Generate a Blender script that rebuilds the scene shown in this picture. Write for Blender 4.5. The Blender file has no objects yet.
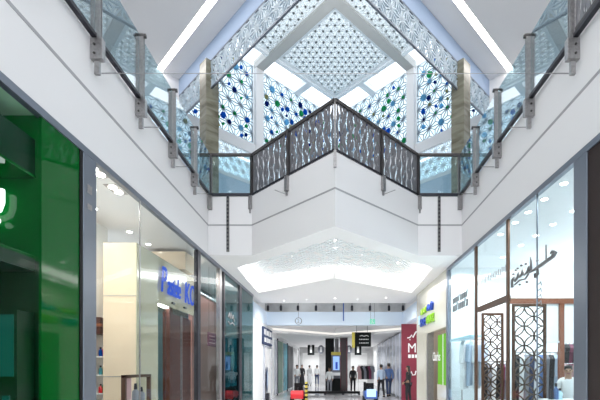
import bpy, bmesh, math, random
from mathutils import Vector, Matrix, Quaternion
random.seed(7)
S = bpy.context.scene
COL = S.collection
F, VX, VY, EYE = 400.0, 335.0, 367.0, 1.6
R2 = math.sqrt(2)
def X(px, y): return (px - VX) * y / F
def Z(row, y): return EYE + (VY - row) * y / F

# ------------------------------------------------------------------ materials
def newmat(name):
    m = bpy.data.materials.new(name); m.use_nodes = True
    nt = m.node_tree; nt.nodes.clear()
    out = nt.nodes.new('ShaderNodeOutputMaterial')
    return m, nt, out
def paint(name, col, rough=.5, metal=0.0, var=0.0, scale=4.0, spec=.5, coat=0.0, trans=0.0):
    m, nt, out = newmat(name)
    b = nt.nodes.new('ShaderNodeBsdfPrincipled')
    b.inputs['Base Color'].default_value = (*col, 1); b.inputs['Roughness'].default_value = rough
    b.inputs['Metallic'].default_value = metal; b.inputs['Specular IOR Level'].default_value = spec
    b.inputs['Coat Weight'].default_value = coat; b.inputs['Coat Roughness'].default_value = .03
    if var:
        tc = nt.nodes.new('ShaderNodeTexCoord'); n = nt.nodes.new('ShaderNodeTexNoise')
        n.inputs['Scale'].default_value = scale; n.inputs['Detail'].default_value = 4
        r = nt.nodes.new('ShaderNodeValToRGB')
        r.color_ramp.elements[0].position = .35; r.color_ramp.elements[1].position = .65
        r.color_ramp.elements[0].color = (*[c * (1 - var) for c in col], 1)
        r.color_ramp.elements[1].color = (*[min(1, c * (1 + var)) for c in col], 1)
        nt.links.new(tc.outputs['Object'], n.inputs['Vector']); nt.links.new(n.outputs['Fac'], r.inputs['Fac'])
        nt.links.new(r.outputs['Color'], b.inputs['Base Color'])
    nt.links.new(b.outputs[0], out.inputs[0]); return m
def emit(name, col, s):
    m, nt, out = newmat(name)
    e = nt.nodes.new('ShaderNodeEmission'); e.inputs[0].default_value = (*col, 1); e.inputs[1].default_value = s
    nt.links.new(e.outputs[0], out.inputs[0]); return m
def glass(name, tint, ior=1.5, rough=0.0):
    m, nt, out = newmat(name)
    t = nt.nodes.new('ShaderNodeBsdfTransparent'); t.inputs[0].default_value = (*tint, 1)
    g = nt.nodes.new('ShaderNodeBsdfGlossy'); g.inputs['Roughness'].default_value = rough
    f = nt.nodes.new('ShaderNodeFresnel'); f.inputs['IOR'].default_value = ior
    x = nt.nodes.new('ShaderNodeMixShader')
    # same reflectance seen from both faces of the pane
    geo = nt.nodes.new('ShaderNodeNewGeometry'); mm = nt.nodes.new('ShaderNodeMix'); mm.data_type = 'FLOAT'
    mm.inputs[2].default_value = ior; mm.inputs[3].default_value = 1 / ior
    nt.links.new(geo.outputs['Backfacing'], mm.inputs[0]); nt.links.new(mm.outputs[0], f.inputs['IOR'])
    nt.links.new(f.outputs[0], x.inputs[0]); nt.links.new(t.outputs[0], x.inputs[1]); nt.links.new(g.outputs[0], x.inputs[2])
    nt.links.new(x.outputs[0], out.inputs[0]); return m
def wood(name, c1, c2, rough=.35):
    m, nt, out = newmat(name)
    b = nt.nodes.new('ShaderNodeBsdfPrincipled'); b.inputs['Roughness'].default_value = rough
    tc = nt.nodes.new('ShaderNodeTexCoord'); mp = nt.nodes.new('ShaderNodeMapping'); mp.inputs['Scale'].default_value = (14, 14, 1.2)
    n = nt.nodes.new('ShaderNodeTexNoise'); n.inputs['Scale'].default_value = 2; n.inputs['Detail'].default_value = 5
    r = nt.nodes.new('ShaderNodeValToRGB'); r.color_ramp.elements[0].color = (*c1, 1); r.color_ramp.elements[1].color = (*c2, 1)
    nt.links.new(tc.outputs['Object'], mp.inputs[0]); nt.links.new(mp.outputs[0], n.inputs['Vector'])
    nt.links.new(n.outputs['Fac'], r.inputs[0]); nt.links.new(r.outputs[0], b.inputs['Base Color'])
    nt.links.new(b.outputs[0], out.inputs[0]); return m
def stained(name, col):
    m, nt, out = newmat(name)
    d = nt.nodes.new('ShaderNodeBsdfDiffuse'); t = nt.nodes.new('ShaderNodeBsdfTranslucent'); x = nt.nodes.new('ShaderNodeMixShader'); x.inputs[0].default_value = .65
    for n in (d, t): n.inputs[0].default_value = (*col, 1)
    nt.links.new(d.outputs[0], x.inputs[1]); nt.links.new(t.outputs[0], x.inputs[2]); nt.links.new(x.outputs[0], out.inputs[0]); return m
def tiles(name, c1, c2, mortar, rough, sx, scale_vec=(1, 1, 1)):
    m, nt, out = newmat(name)
    b = nt.nodes.new('ShaderNodeBsdfPrincipled'); b.inputs['Roughness'].default_value = rough
    tc = nt.nodes.new('ShaderNodeTexCoord'); mp = nt.nodes.new('ShaderNodeMapping'); mp.inputs['Scale'].default_value = scale_vec
    br = nt.nodes.new('ShaderNodeTexBrick'); br.offset = 0
    br.inputs['Color1'].default_value = (*c1, 1); br.inputs['Color2'].default_value = (*c2, 1); br.inputs['Mortar'].default_value = (*mortar, 1)
    br.inputs['Scale'].default_value = 1; br.inputs['Mortar Size'].default_value = .006
    br.inputs['Brick Width'].default_value = sx; br.inputs['Row Height'].default_value = sx
    nt.links.new(tc.outputs['Object'], mp.inputs[0]); nt.links.new(mp.outputs[0], br.inputs['Vector'])
    nt.links.new(br.outputs['Color'], b.inputs['Base Color']); nt.links.new(b.outputs[0], out.inputs[0]); return m
def banded_stone(name):
    m, nt, out = newmat(name)
    b = nt.nodes.new('ShaderNodeBsdfPrincipled'); b.inputs['Roughness'].default_value = .25
    tc = nt.nodes.new('ShaderNodeTexCoord'); mp = nt.nodes.new('ShaderNodeMapping'); mp.inputs['Scale'].default_value = (.6, .6, 2.4)
    n = nt.nodes.new('ShaderNodeTexNoise'); n.inputs['Scale'].default_value = 2.2; n.inputs['Detail'].default_value = 6; n.inputs['Distortion'].default_value = .6
    r = nt.nodes.new('ShaderNodeValToRGB')
    r.color_ramp.elements[0].position = .3; r.color_ramp.elements[0].color = (.11, .10, .065, 1)
    r.color_ramp.elements[1].position = .7; r.color_ramp.elements[1].color = (.27, .26, .20, 1)
    e = r.color_ramp.elements.new(.5); e.color = (.20, .19, .14, 1)
    nt.links.new(tc.outputs['Object'], mp.inputs[0]); nt.links.new(mp.outputs[0], n.inputs['Vector'])
    nt.links.new(n.outputs['Fac'], r.inputs[0]); nt.links.new(r.outputs[0], b.inputs['Base Color'])
    nt.links.new(b.outputs[0], out.inputs[0]); return m

M = dict(
    white=paint('white_paint', (.77, .76, .765), .55), ceil=paint('ceiling_paint', (.80, .785, .79), .7),
    ceil_low=paint('lower_ceiling_paint', (.89, .88, .875), .6),
    beam_blue=paint('pale_blue_beam', (.34, .44, .60), .5), groove=paint('shadow_gap', (.36, .36, .37), .8), case_teal=paint('dark_green_teal', (.01, .12, .09), .2), teal_end=paint('pale_teal_wall', (.42, .55, .55), .4), teal_wall=paint('dark_teal_wall', (.10, .18, .19), .4), reflect_blue=paint('floor_reflection_blue', (.50, .58, .68), .5),
    band=paint('pale_blue_band', (.70, .80, .92), .4),
    gunmetal=paint('blue_grey_metal', (.19, .215, .26), .35, .5), steel=paint('brushed_steel', (.34, .33, .33), .32, .75, .12, 30),
    dark=paint('dark_metal', (.035, .035, .045), .4, .5), darkrail=paint('dark_rail_metal', (.075, .07, .07), .35, .6),
    slat=paint('wavy_panel_metal', (.20, .20, .215), .35, .4), black=paint('black', (.005, .005, .006), .5, 0, 0, 1, .2),
    grille=paint('grey_grille', (.16, .155, .15), .5, .4),
    skylat=paint('white_lattice', (.84, .89, .91), .5), bandlat=paint('blue_white_lattice', (.44, .53, .60), .4),
    screenlat=paint('grey_lattice', (.20, .25, .30), .4), beam=paint('grey_beam', (.46, .465, .45), .6),
    framew=paint('white_frame', (.82, .87, .9), .5),
    green_lacquer=paint('green_lacquer', (.001, .098, .014), .04, 0, 0, 1, .22), green_dark=paint('dark_lacquer_and_shade', (.001, .030, .010), .3, 0, 0, 1, .2), palegreen=paint('pale_green', (.45, .72, .48), .6),
    stone=banded_stone('banded_beige_stone'), floor=tiles('polished_floor', (.74, .74, .75), (.68, .685, .70), (.4, .4, .42), .08, .9),
    uppfloor=paint('upper_floor_stone', (.8, .79, .77), .2),
    glass=glass('clear_glass', (.93, .975, .97), 1.5), rail_glass=glass('balustrade_glass', (.60, .72, .76), 4.2),
    shop_glass=glass('shopfront_glass', (.95, .975, .975), 1.10), cool_glass=glass('cool_shopfront_glass', (.90, .96, .97), 1.13), blue_glass=glass('bluish_glass', (.80, .92, .95), 1.6),
    green_glass=glass('green_glass', (.004, .36, .09), 1.2), sky_glass=glass('skylight_glass', (.36, .40, .415), 1.45), screen_glass=glass('screen_backing_glass', (.68, .75, .785), 1.25),
    clear_sky=glass('clear_skylight_glass', (.97, .98, .99), 1.3),
    teal_glass=glass('teal_glass', (.45, .62, .64), 1.22),
    slot=emit('slot_light', (1, .96, .93), 9), cove=emit('cove_light', (1, .98, .96), 4.5), downlight=emit('downlight', (1, .97, .92), 14),
    warmcove=emit('far_cove_light', (1, .97, .92), .75),
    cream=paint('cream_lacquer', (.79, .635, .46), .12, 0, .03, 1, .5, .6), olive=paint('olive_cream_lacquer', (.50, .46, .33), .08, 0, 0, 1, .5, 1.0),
    creamwall=paint('cream_wall', (.68, .66, .56), .15, 0, 0, 1, .5, .5),
    brown=wood('red_brown_wood', (.045, .010, .005), (.085, .022, .011)), darkwood=wood('very_dark_wood', (.010, .004, .003), (.022, .008, .006), .65),
    bronze=paint('bronze_frame', (.075, .034, .015), .5, .1), timber=wood('orange_timber', (.19, .065, .03), (.26, .095, .05)),
    latt=paint('bronze_lattice', (.09, .06, .038), .4, .2), pinkbrown=paint('brown_pink_wall', (.34, .15, .12), .4),
    maroon=paint('maroon_board', (.22, .022, .045), .4), lettering=paint('white_lettering', (.85, .85, .85), .5),
    blue_sign=emit('blue_lit_letter', (.03, .10, .62), .8), sign_white=emit('white_lit_letter', (.9, 1, .95), 3.0),
    blue_block=paint('blue_letter', (.02, .07, .42), .3), green_block=paint('lime_letter', (.30, .62, .03), .3),
    ltblue=paint('light_blue_letter', (.55, .8, .9), .3), green_poster=emit('lime_poster', (.16, .42, .05), 1.0),
    darkletter=paint('dark_metal_letter', (.20, .20, .20), .3, .6), greyletter=paint('grey_letter', (.25, .27, .28), .4, .3),
    yellow=paint('yellow', (.60, .50, .08), .4), red=paint('red', (.70, .02, .03), .3), blue=paint('blue', (.05, .12, .40), .3),
    screen=emit('blue_screen', (.28, .45, .95), 1.1), screendark=emit('navy_screen_figure', (.03, .07, .35), 1.0),
    scr2=emit('bright_screen', (.45, .65, 1), 1.3), exit_green=emit('exit_green', (.25, .75, .55), .8),
    shopwhite=paint('shop_white', (.85, .86, .86), .5), shopblue=paint('shop_cool_white', (.84, .88, .90), .5), greyst_shade=paint('grey_stone_and_shade', (.52, .52, .52), .3, 0, .12, 2),
    greenwall=paint('green_poster_dark', (.02, .16, .07), .3), teal=paint('teal_print', (.05, .30, .38), .4, 0, .5, 3),
    daylight=emit('lit_store_interior', (1, .98, .96), 1.1), frost=paint('frosted_panel', (.52, .55, .62), .15, .3, .04, 1),
    skin=paint('skin', (.40, .24, .16), .5), hair=paint('black_hair', (.015, .012, .01), .5), eye=paint('dark_eye', (.02, .015, .01), .2),
    shirt_white=paint('white_shirt', (.78, .80, .80), .7), navy=paint('navy_cloth', (.03, .05, .12), .8), blackcloth=paint('black_cloth', (.015, .015, .018), .8),
    ltblue_cloth=paint('pale_blue_cloth', (.45, .55, .68), .8), greycloth=paint('grey_cloth', (.22, .23, .26), .8),
    bluecloth=paint('blue_cloth', (.10, .18, .38), .8), pinkcloth=paint('dusty_pink_cloth', (.48, .30, .30), .8), whitecloth=paint('white_cloth', (.8, .82, .83), .8),
    burg=paint('burgundy_cloth', (.16, .03, .07), .8), signblack=paint('sign_black', (.006, .008, .008), .6, 0, 0, 1, .15),
    g_blue=stained('blue_stained_piece', (0.012, 0.15, 0.6)), g_navy=stained('navy_stained_piece', (0.008, 0.03, 0.22)),
    g_green=stained('green_stained_piece', (0.03, 0.42, 0.16)), g_pale=stained('pale_blue_stained_piece', (0.22, 0.55, 0.8)), g_olive=stained('olive_stained_piece', (0.4, 0.4, 0.2)),
)

# ------------------------------------------------------------------ mesh helpers
class MB:
    def __init__(s, mat4=None): s.v, s.f, s.T = [], [], mat4 or Matrix()
    def pt(s, *p):
        s.v.append(s.T @ Vector(p)); return len(s.v) - 1
    def box(s, x0, x1, y0, y1, z0, z1):
        i = [s.pt(x, y, z) for x in sorted((x0, x1)) for y in sorted((y0, y1)) for z in sorted((z0, z1))]
        for q in ((0, 1, 3, 2), (4, 6, 7, 5), (0, 4, 5, 1), (2, 3, 7, 6), (0, 2, 6, 4), (1, 5, 7, 3)): s.f.append([i[k] for k in q])
        return s
    def bar(s, p, q, w, d, up=Vector((0, 0, 1))):
        p, q = Vector(p), Vector(q); t = (q - p)
        if t.length < 1e-5: return s
        t.normalize(); up = Vector(up)
        if abs(t.dot(up)) > .98: up = Vector((0, 1, 0))
        a = t.cross(up).normalized(); b = a.cross(t).normalized()
        i = [s.pt(*(e + a * sx * w / 2 + b * sy * d / 2)) for e in (p, q) for sx, sy in ((-1, -1), (1, -1), (1, 1), (-1, 1))]
        s.f += [[i[3], i[2], i[1], i[0]], [i[4], i[5], i[6], i[7]]] + [[i[k], i[(k + 1) % 4], i[4 + (k + 1) % 4], i[4 + k]] for k in range(4)]
        return s
    def tube(s, pts, r, n=8, closed=False):
        pts = [Vector(p) for p in pts]; rs = r if isinstance(r, (list, tuple)) else [r] * len(pts)
        rings = []
        ref = Vector((0.123, .31, .95))
        for k, p in enumerate(pts):
            if closed: t = pts[(k + 1) % len(pts)] - pts[k - 1]
            else: t = pts[min(k + 1, len(pts) - 1)] - pts[max(k - 1, 0)]
            t.normalize(); rr = ref if abs(t.dot(ref)) < .95 else Vector((1, 0, 0))
            a = t.cross(rr).normalized(); b = t.cross(a)
            rings.append([s.pt(*(p + (a * math.cos(2 * math.pi * j / n) + b * math.sin(2 * math.pi * j / n)) * rs[k])) for j in range(n)])
        L = len(rings)
        for k in range(L if closed else L - 1):
            A, B = rings[k], rings[(k + 1) % L]
            for j in range(n): s.f.append([A[j], A[(j + 1) % n], B[(j + 1) % n], B[j]])
        if not closed: s.f += [rings[0][::-1], rings[-1][:]]
        return s
    def lathe(s, c, prof, n=16, sx=1, sy=1):
        rings = [[s.pt(c[0] + r * sx * math.cos(2 * math.pi * j / n), c[1] + r * sy * math.sin(2 * math.pi * j / n), c[2] + z) for j in range(n)] for r, z in prof]
        for A, B in zip(rings, rings[1:]):
            for j in range(n): s.f.append([A[j], A[(j + 1) % n], B[(j + 1) % n], B[j]])
        s.f += [rings[0][::-1], rings[-1][:]]; return s
    def ball(s, c, r, n=12, m=8):
        rx, ry, rz = r if isinstance(r, tuple) else (r, r, r)
        return s.lathe(c, [(max(1e-3, math.sin(math.pi * k / m)), -rz * math.cos(math.pi * k / m)) for k in range(m + 1)], n, rx, ry)
    def prism(s, poly, z0, z1):
        """convex or simple polygon in local XY, extruded along local Z"""
        a = [s.pt(x, y, z0) for x, y in poly]; b = [s.pt(x, y, z1) for x, y in poly]; n = len(poly)
        s.f += [a[::-1], b[:]] + [[a[k], a[(k + 1) % n], b[(k + 1) % n], b[k]] for k in range(n)]; return s
    def build(s, name, mat, parent=None, smooth=False, bevel=0.0):
        org = parent.matrix_world.translation if parent is not None else Vector()
        if parent is not None:
            org = Vector(parent['_o'])
        me = bpy.data.meshes.new(name); me.from_pydata([tuple(v - org) for v in s.v], [], s.f); me.materials.append(mat)
        bm = bmesh.new(); bm.from_mesh(me); bmesh.ops.recalc_face_normals(bm, faces=bm.faces); bm.to_mesh(me); bm.free()
        if smooth:
            me.polygons.foreach_set('use_smooth', [True] * len(me.polygons))
        o = bpy.data.objects.new(name, me); COL.objects.link(o)
        o['_o'] = tuple(org)
        if parent is not None: o.parent = parent
        if parent is not None and parent.type == 'MESH': pass
        if bevel:
            b = o.modifiers.new('bevel', 'BEVEL'); b.width = bevel; b.segments = 2; b.limit_method = 'ANGLE'
        return o
def box(name, mat, x0, x1, y0, y1, z0, z1, parent=None, bevel=0.0): return MB().box(x0, x1, y0, y1, z0, z1).build(name, mat, parent, bevel=bevel)
def tag(o, label, cat, group=None, kind=None):
    o['label'] = label; o['category'] = cat
    if group: o['group'] = group
    if kind: o['kind'] = kind
    return o
def root(name, loc, label, cat, group=None, kind=None):
    o = bpy.data.objects.new(name, None); COL.objects.link(o); o.location = loc; o['_o'] = tuple(loc); o.empty_display_size = .1
    return tag(o, label, cat, group, kind)
def struct(o, label=None, cat=None):
    o['kind'] = 'structure'
    if label: o['label'] = label
    if cat: o['category'] = cat
    return o
def copy_tree(o, loc, label, parent=None):
    c = o.copy(); COL.objects.link(c)
    if parent is None:
        c.location = loc; c['label'] = label
    else: c.parent = parent
    for ch in list(o.children): copy_tree(ch, None, None, c)
    return c
def plate(outer, holes, z, name, mat, thick=0.0):
    bm = bmesh.new()
    for loop in [outer] + holes:
        vs = [bm.verts.new((x, y, z)) for x, y in loop]
        for a, b in zip(vs, vs[1:] + vs[:1]): bm.edges.new((a, b))
    bmesh.ops.triangle_fill(bm, use_beauty=True, use_dissolve=False, edges=bm.edges[:])
    if thick:
        r = bmesh.ops.extrude_face_region(bm, geom=bm.faces[:])
        for v in [g for g in r['geom'] if isinstance(g, bmesh.types.BMVert)]: v.co.z += thick
    bmesh.ops.recalc_face_normals(bm, faces=bm.faces)
    me = bpy.data.meshes.new(name); bm.to_mesh(me); bm.free(); me.materials.append(mat)
    o = bpy.data.objects.new(name, me); COL.objects.link(o); o['_o'] = (0, 0, 0); return o
def clip(p, q, poly):
    """clip segment p-q to convex CCW polygon (2D)"""
    t0, t1 = 0.0, 1.0; d = (q[0] - p[0], q[1] - p[1])
    for (ax, ay), (bx, by) in zip(poly, poly[1:] + poly[:1]):
        nx, ny = -(by - ay), bx - ax
        num = nx * (p[0] - ax) + ny * (p[1] - ay); den = nx * d[0] + ny * d[1]
        if abs(den) < 1e-9:
            if num < 0: return None
        else:
            t = -num / den
            if den > 0: t0 = max(t0, t)
            else: t1 = min(t1, t)
    if t1 - t0 < 1e-4: return None
    return (p[0] + d[0] * t0, p[1] + d[1] * t0), (p[0] + d[0] * t1, p[1] + d[1] * t1)
def text(name, s, size, ext, T, mat, parent=None, align='LEFT', sx=1.0, shear=0.0):
    cu = bpy.data.curves.new(name, 'FONT'); cu.body = s; cu.size = size; cu.extrude = ext; cu.align_x = align; cu.shear = shear; cu.resolution_u = 3
    t = bpy.data.objects.new(name, cu); COL.objects.link(t)
    dg = bpy.context.evaluated_depsgraph_get(); me = bpy.data.meshes.new_from_object(t.evaluated_get(dg)); bpy.data.objects.remove(t); bpy.data.curves.remove(cu)
    org = Vector(parent['_o']) if parent is not None else Vector()
    for v in me.vertices: v.co = T @ Vector((v.co.x * sx, v.co.y, v.co.z)) - org
    me.materials.clear(); me.materials.append(mat); me.name = name
    o = bpy.data.objects.new(name, me); COL.objects.link(o); o['_o'] = tuple(org)
    if parent is not None: o.parent = parent
    return o
def frame(o, x, y, z=None):
    x, y = Vector(x).normalized(), Vector(y).normalized(); z = x.cross(y)
    m = Matrix((x, y, z)).transposed().to_4x4(); m.translation = Vector(o); return m
def LEFT(x, y, z): return frame((x, y, z), (0, 1, 0), (0, 0, 1))      # a sheet on the left wall, facing the walkway
def RIGHT(x, y, z): return frame((x, y, z), (0, -1, 0), (0, 0, 1))
def FACE(x, y, z): return frame((x, y, z), (1, 0, 0), (0, 0, 1))      # facing the camera end
ORD = ['first', 'second', 'third', 'fourth', 'fifth', 'sixth', 'seventh', 'eighth', 'ninth', 'tenth', 'eleventh', 'twelfth']

# ------------------------------------------------------------------ key dimensions
W = 3.25; ZC = 4.46; ZF = 6.0; D = 10.25; AP = 8.12; CW = D - AP; YB = 17.9; ZU = 11.07; ZS = 13.17; FAR = 18.5
# ------------------------------------------------------------------ setting
struct(box('floor', M['floor'], -9, 9, -6, 48, -.2, 0))
for s, n in ((-1, 'left'), (1, 'right')):
    struct(box('wall_' + n, M['white'], s * W, s * 9, -6, YB, ZC, ZF - .02))
    struct(box('floor_upper_' + n, M['uppfloor'], s * (W + .02), s * 9, -6, FAR - 5.0, ZF - .02, ZF))
front = [(-W, D), (-CW, D), (0, AP), (CW, D), (W, D)]
tray = [(0, 8.87), (2.83, 11.55), (2.95, 15.4), (0, 12.95), (-2.95, 15.4), (-2.83, 11.55)]
mb = MB()
for (x0, y0), (x1, y1) in zip(front, front[1:]):
    i = [mb.pt(x0, y0, ZC), mb.pt(x1, y1, ZC), mb.pt(x1, y1, ZF - .02), mb.pt(x0, y0, ZF - .02)]; mb.f.append(i)
struct(mb.build('wall_bridge', M['white']))
struct(plate(front + [(W, YB), (-W, YB)], [tray], ZC, 'ceiling', M['ceil_low']))
struct(plate(front + [(W, D + 4), (0, FAR), (-W, D + 4)], [], ZF - .02, 'floor_bridge', M['uppfloor'], .02))
# chevron light tray in the ceiling under the bridge
t = root('light_tray', (0, 12, ZC), 'large chevron shaped glowing ceiling recess with white perforated panel under the bridge', 'ceiling light')
mb = MB()
def wallstrip(mb, a, b, z0, z1):
    mb.f.append([mb.pt(*a, z0), mb.pt(*b, z0), mb.pt(*b, z1), mb.pt(*a, z1)])
mb = MB()
for k in range(6): wallstrip(mb, tray[k], tray[(k + 1) % 6], ZC, ZC + .4)
mb.build('tray_side', M['ceil_low'], t)
ins = [(0, 8.87 + .16), (2.72, 11.6), (2.84, 15.2), (0, 12.8), (-2.84, 15.2), (-2.72, 11.6)]
for k in (1, 2, 3, 4, 5, 0):
    a, b = Vector((*tray[k], 0)), Vector((*tray[(k + 1) % 6], 0)); n = Vector((0, 0, 1)).cross(b - a).normalized()
    a2, b2 = a + n * .05 + (b - a) * .03, b + n * .05 - (b - a) * .03
    if k in (0, 5): continue
    MB().bar(tuple(a2 + Vector((0, 0, ZC + .27))), tuple(b2 + Vector((0, 0, ZC + .27))), .03, .2).build('cove_strip', M['cove'], t)
pm = plate(tray, [], ZC + .4, 'perforated_panel', M['ceil_low']); pm.parent = t; pm['_o'] = (0, 12, ZC)
for v in pm.data.vertices: v.co -= Vector((0, 12, ZC))
mb = MB()
n_sq = 0
for a in range(-30, 31):
    for b in range(-30, 31):
        x, y = a * .16 + (.08 if b % 2 else 0), 12 + b * .12
        ax = abs(x)
        if ax < 2.72 and y > 9.05 + ax * .95 and y < 12.8 + ax * .82 and random.random() < .86:
            s = .055
            mb.prism([(x, y - s), (x + s, y), (x, y + s), (x - s, y)], ZC + .382, ZC + .399)
mb.build('relief_pattern', M['skylat'], t)
for (px, row) in ((335, 247), (362, 254), (398, 262), (335, 240), (292, 256)):
    y = F * (ZC + .4 - EYE) / (VY - row); MB().lathe((X(px, y), y, ZC + .38), [(.012, 0), (.018, .02)], 10).build('spotlight', M['downlight'], t)

# upper ceiling with the diamond opening, linear light slots
XC = (FAR - AP) / 2; YC = AP + XC
struct(plate([(-9, -6), (9, -6), (9, YC + .5), (XC + .02, YC + .0), (0.0, AP), (-XC - .02, YC), (-9, YC + .5)], [], ZU, 'ceiling_upper', M['ceil'], .2))
for s, n in ((-1, 'left'), (1, 'right')):
    struct(box('wall_upper_' + n, M['white'], s * 8.8, s * 9, -6, YC + .5, ZF, ZU))
for s, n in ((-1, 'left'), (1, 'right')):
    T = frame((s * 0, 7.15, ZU), (1, s, 0), (0, 0, 1)) if s > 0 else frame((0, 7.15, ZU), (1, -1, 0), (0, 0, 1))
    lo, hi = (1.0 * R2, 6.9 * R2) if s > 0 else (-6.9 * R2, -1.0 * R2)
    t = root('linear_light', (s * 4, 11.1, ZU), f'long white recessed light slot running diagonally across the {n} upper ceiling', 'ceiling light')
    MB(T).box(lo, hi, -.012, 0, -.09, .09).build('diffuser', M['slot'], t)
    mb = MB(T)
    for a, b in ((-.12, -.09), (.09, .12)): mb.box(lo, hi, -.01, 0, a, b)
    mb.build('light_frame', M['ceil'], t)
# unseen slots of the same design, added overhead to fill the void with light
for y in (4.2, 1.2, -1.8):
    for s, n in ((-1, 'left'), (1, 'right')):
        T = frame((0, y, ZU), (1, s, 0), (0, 0, 1))
        lo, hi = (.6 * R2, 4.6 * R2) if s > 0 else (-4.6 * R2, -.6 * R2)
        t = root('linear_light', (s * 2.6, y + 2.6, ZU), 'unseen diagonal light slot added to the upper ceiling as fill', 'ceiling light', 'added fill slots overhead')
        MB(T).box(lo, hi, -.012, 0, -.09, .09).build('diffuser', M['slot'], t)

# near downstands of the diamond with lattice friezes
def tri_edges(w, h, p, stars=True):
    hh = p * math.sqrt(3) / 2; E = set(); cells = []
    V = lambda i, j: (round(i * p + (j % 2) * p / 2, 4), round(j * hh, 4))
    nj = int(h / hh) + 2; ni = int(w / p) + 2
    for j in range(-1, nj):
        for i in range(-1, ni):
            a, b = V(i, j), V(i + 1, j); c = V(i + (j % 2), j + 1); d = V(i + 1 + (j % 2), j + 1)
            for e in ((a, b), (a, c), (b, c), (b, d)): E.add(e)
            if stars:
                for tr in ((a, b, c), (b, d, c)):
                    g = (sum(q[0] for q in tr) / 3, sum(q[1] for q in tr) / 3)
                    for q in tr: E.add((g, q))
    return E
for s, n in ((-1, 'left'), (1, 'right')):
    d = (s / R2, 1 / R2, 0)
    T = frame((0, AP, 0), d, (0, 0, 1))
    L = XC * R2
    struct(MB(T).box(0.02, L, 10.55, ZU, -.06, .0).build('trim_beam_' + n, M['beam_blue']))  # downstand in one even pale blue
    t = root('lattice_frieze', (s * 2, AP + 2, 10.1), f'pale triangular lattice band hanging from the blue beam along the {n} roof edge', 'lattice')
    mb = MB(T); rect = [(0.02, 9.75), (L, 9.75), (L, 10.55), (0.02, 10.55)]
    for a, b in tri_edges(L, .9, .42):
        c = clip((a[0], a[1] + 9.72), (b[0], b[1] + 9.72), rect)
        if c: mb.bar((*c[0], -.03), (*c[1], -.03), .034, .04, (0, 0, 1))
    mb.build('lattice', M['bandlat'], t)
    mb = MB(T)
    for z in (9.75, 10.53): mb.box(.02, L, z - .02, z + .02, -.055, -.005)
    mb.build('lattice_frame', M['gunmetal'], t)

# columns (stone clad, turned 45 degrees)
for s, n in ((-1, 'left'), (1, 'right')):
    cx, cy = s * 3.73, 11.86
    T = frame((cx, cy, 0), (1 / R2, 1 / R2, 0), (-1 / R2, 1 / R2, 0))
    t = root('stone_column', (cx, cy, ZF), f'banded beige stone column behind the {n} glass corner of the bridge', 'column')
    MB(T).box(-.2, .2, -.2, .2, ZF, 10.56).build('shaft', M['stone'], t)
    mb = MB(T)
    mb.box(-.215, .215, -.215, .215, ZF, ZF + .12); mb.build('plinth', M['dark'], t)

# skylight: rotated square grid of lattice panels and beams
CY = 14.92
def AB(a, b): return ((a - b) / R2, CY + (a + b) / R2)
h = 1.54; b1 = 1.89; lim = 2.53; near = (AP - CY) / R2
def rect_ab(a0, a1, c0, c1): return [AB(a0, c0), AB(a1, c0), AB(a1, c1), AB(a0, c1)]
def sky_panel(a0, a1, c0, c1, label, fr=.14):
    poly = rect_ab(a0, a1, c0, c1); cx = sum(p[0] for p in poly) / 4; cyy = sum(p[1] for p in poly) / 4
    t = root('skylight_panel', (cx, cyy, ZS), label, 'skylight')
    inner = rect_ab(a0 + fr, a1 - fr, c0 + fr, c1 - fr)
    mb = MB(); p = .27; hh = p * math.sqrt(3) / 2
    ang = (0, math.pi / 3, -math.pi / 3)
    for an in ang:
        dx, dy = math.cos(an), math.sin(an); nx, ny = -dy, dx
        for k in range(-30, 31):
            off = k * hh; o = (nx * off, CY + ny * off)
            c = clip((o[0] - dx * 12, o[1] - dy * 12), (o[0] + dx * 12, o[1] + dy * 12), inner)
            if c: mb.bar((*c[0], ZS), (*c[1], ZS), .052, .05)
    for k in range(-30, 31):         # fan ribs inside every second row
        for i in range(-30, 31):
            vx, vy = (i + (k % 2) * .5) * p, CY + k * hh
            for dx in (0,):
                c = clip((vx, vy), (vx + dx, vy + hh * .95), inner)
                if c: mb.bar((*c[0], ZS), (*c[1], ZS), .03, .05)
    mb.build('lattice', M['skylat'], t)
    mb = MB()
    for (q, r) in zip(poly, poly[1:] + poly[:1]):
        pass
    fo = plate(poly, [inner], ZS - .04, 'panel_frame', M['framew'], .1); fo.parent = t
    for v in fo.data.vertices: v.co -= Vector((cx, cyy, ZS))
    gl = plate(poly, [], ZS + .12, 'glazing', M['sky_glass']); gl.parent = t
    for v in gl.data.vertices: v.co -= Vector((cx, cyy, ZS))
sky_panel(-h, h, -h, h, 'central square skylight of white lattice above the bridge')
sky_panel(near, -b1, -h, h, 'white lattice skylight panel left of the central square, nearer', .04)
sky_panel(-h, h, near, -b1, 'white lattice skylight panel right of the central square, nearer', .04)
sky_panel(near, -b1, near, -b1, 'white lattice skylight panel nearest the walkway, at the top of the picture', .04)
def beam(name, a0, a1, c0, c1, mat, z0=ZS - .12, z1=ZS + .2):
    mb = MB(); mb.prism(rect_ab(a0, a1, c0, c1), z0, z1); return struct(mb.build(name, mat))
beam('trim_1', -b1, -h, near, lim, M['beam']); beam('trim_2', near, -b1, -b1, -h, M['beam']); beam('trim_3', -h, lim, -b1, -h, M['beam'])
beam('trim_4', h, h + .13, -h, h + .13, M['framew']); beam('trim_5', -h, h, h, h + .13, M['framew'])
beam('trim_6', .05, .33, h + .13, lim, M['framew']); beam('trim_7', h + .13, lim, .05, .33, M['framew'])
beam('trim_8', near, -b1, h, h + .13, M['framew']); beam('trim_9', h, h + .13, near, -b1, M['framew'])
g = MB(); 
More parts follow.
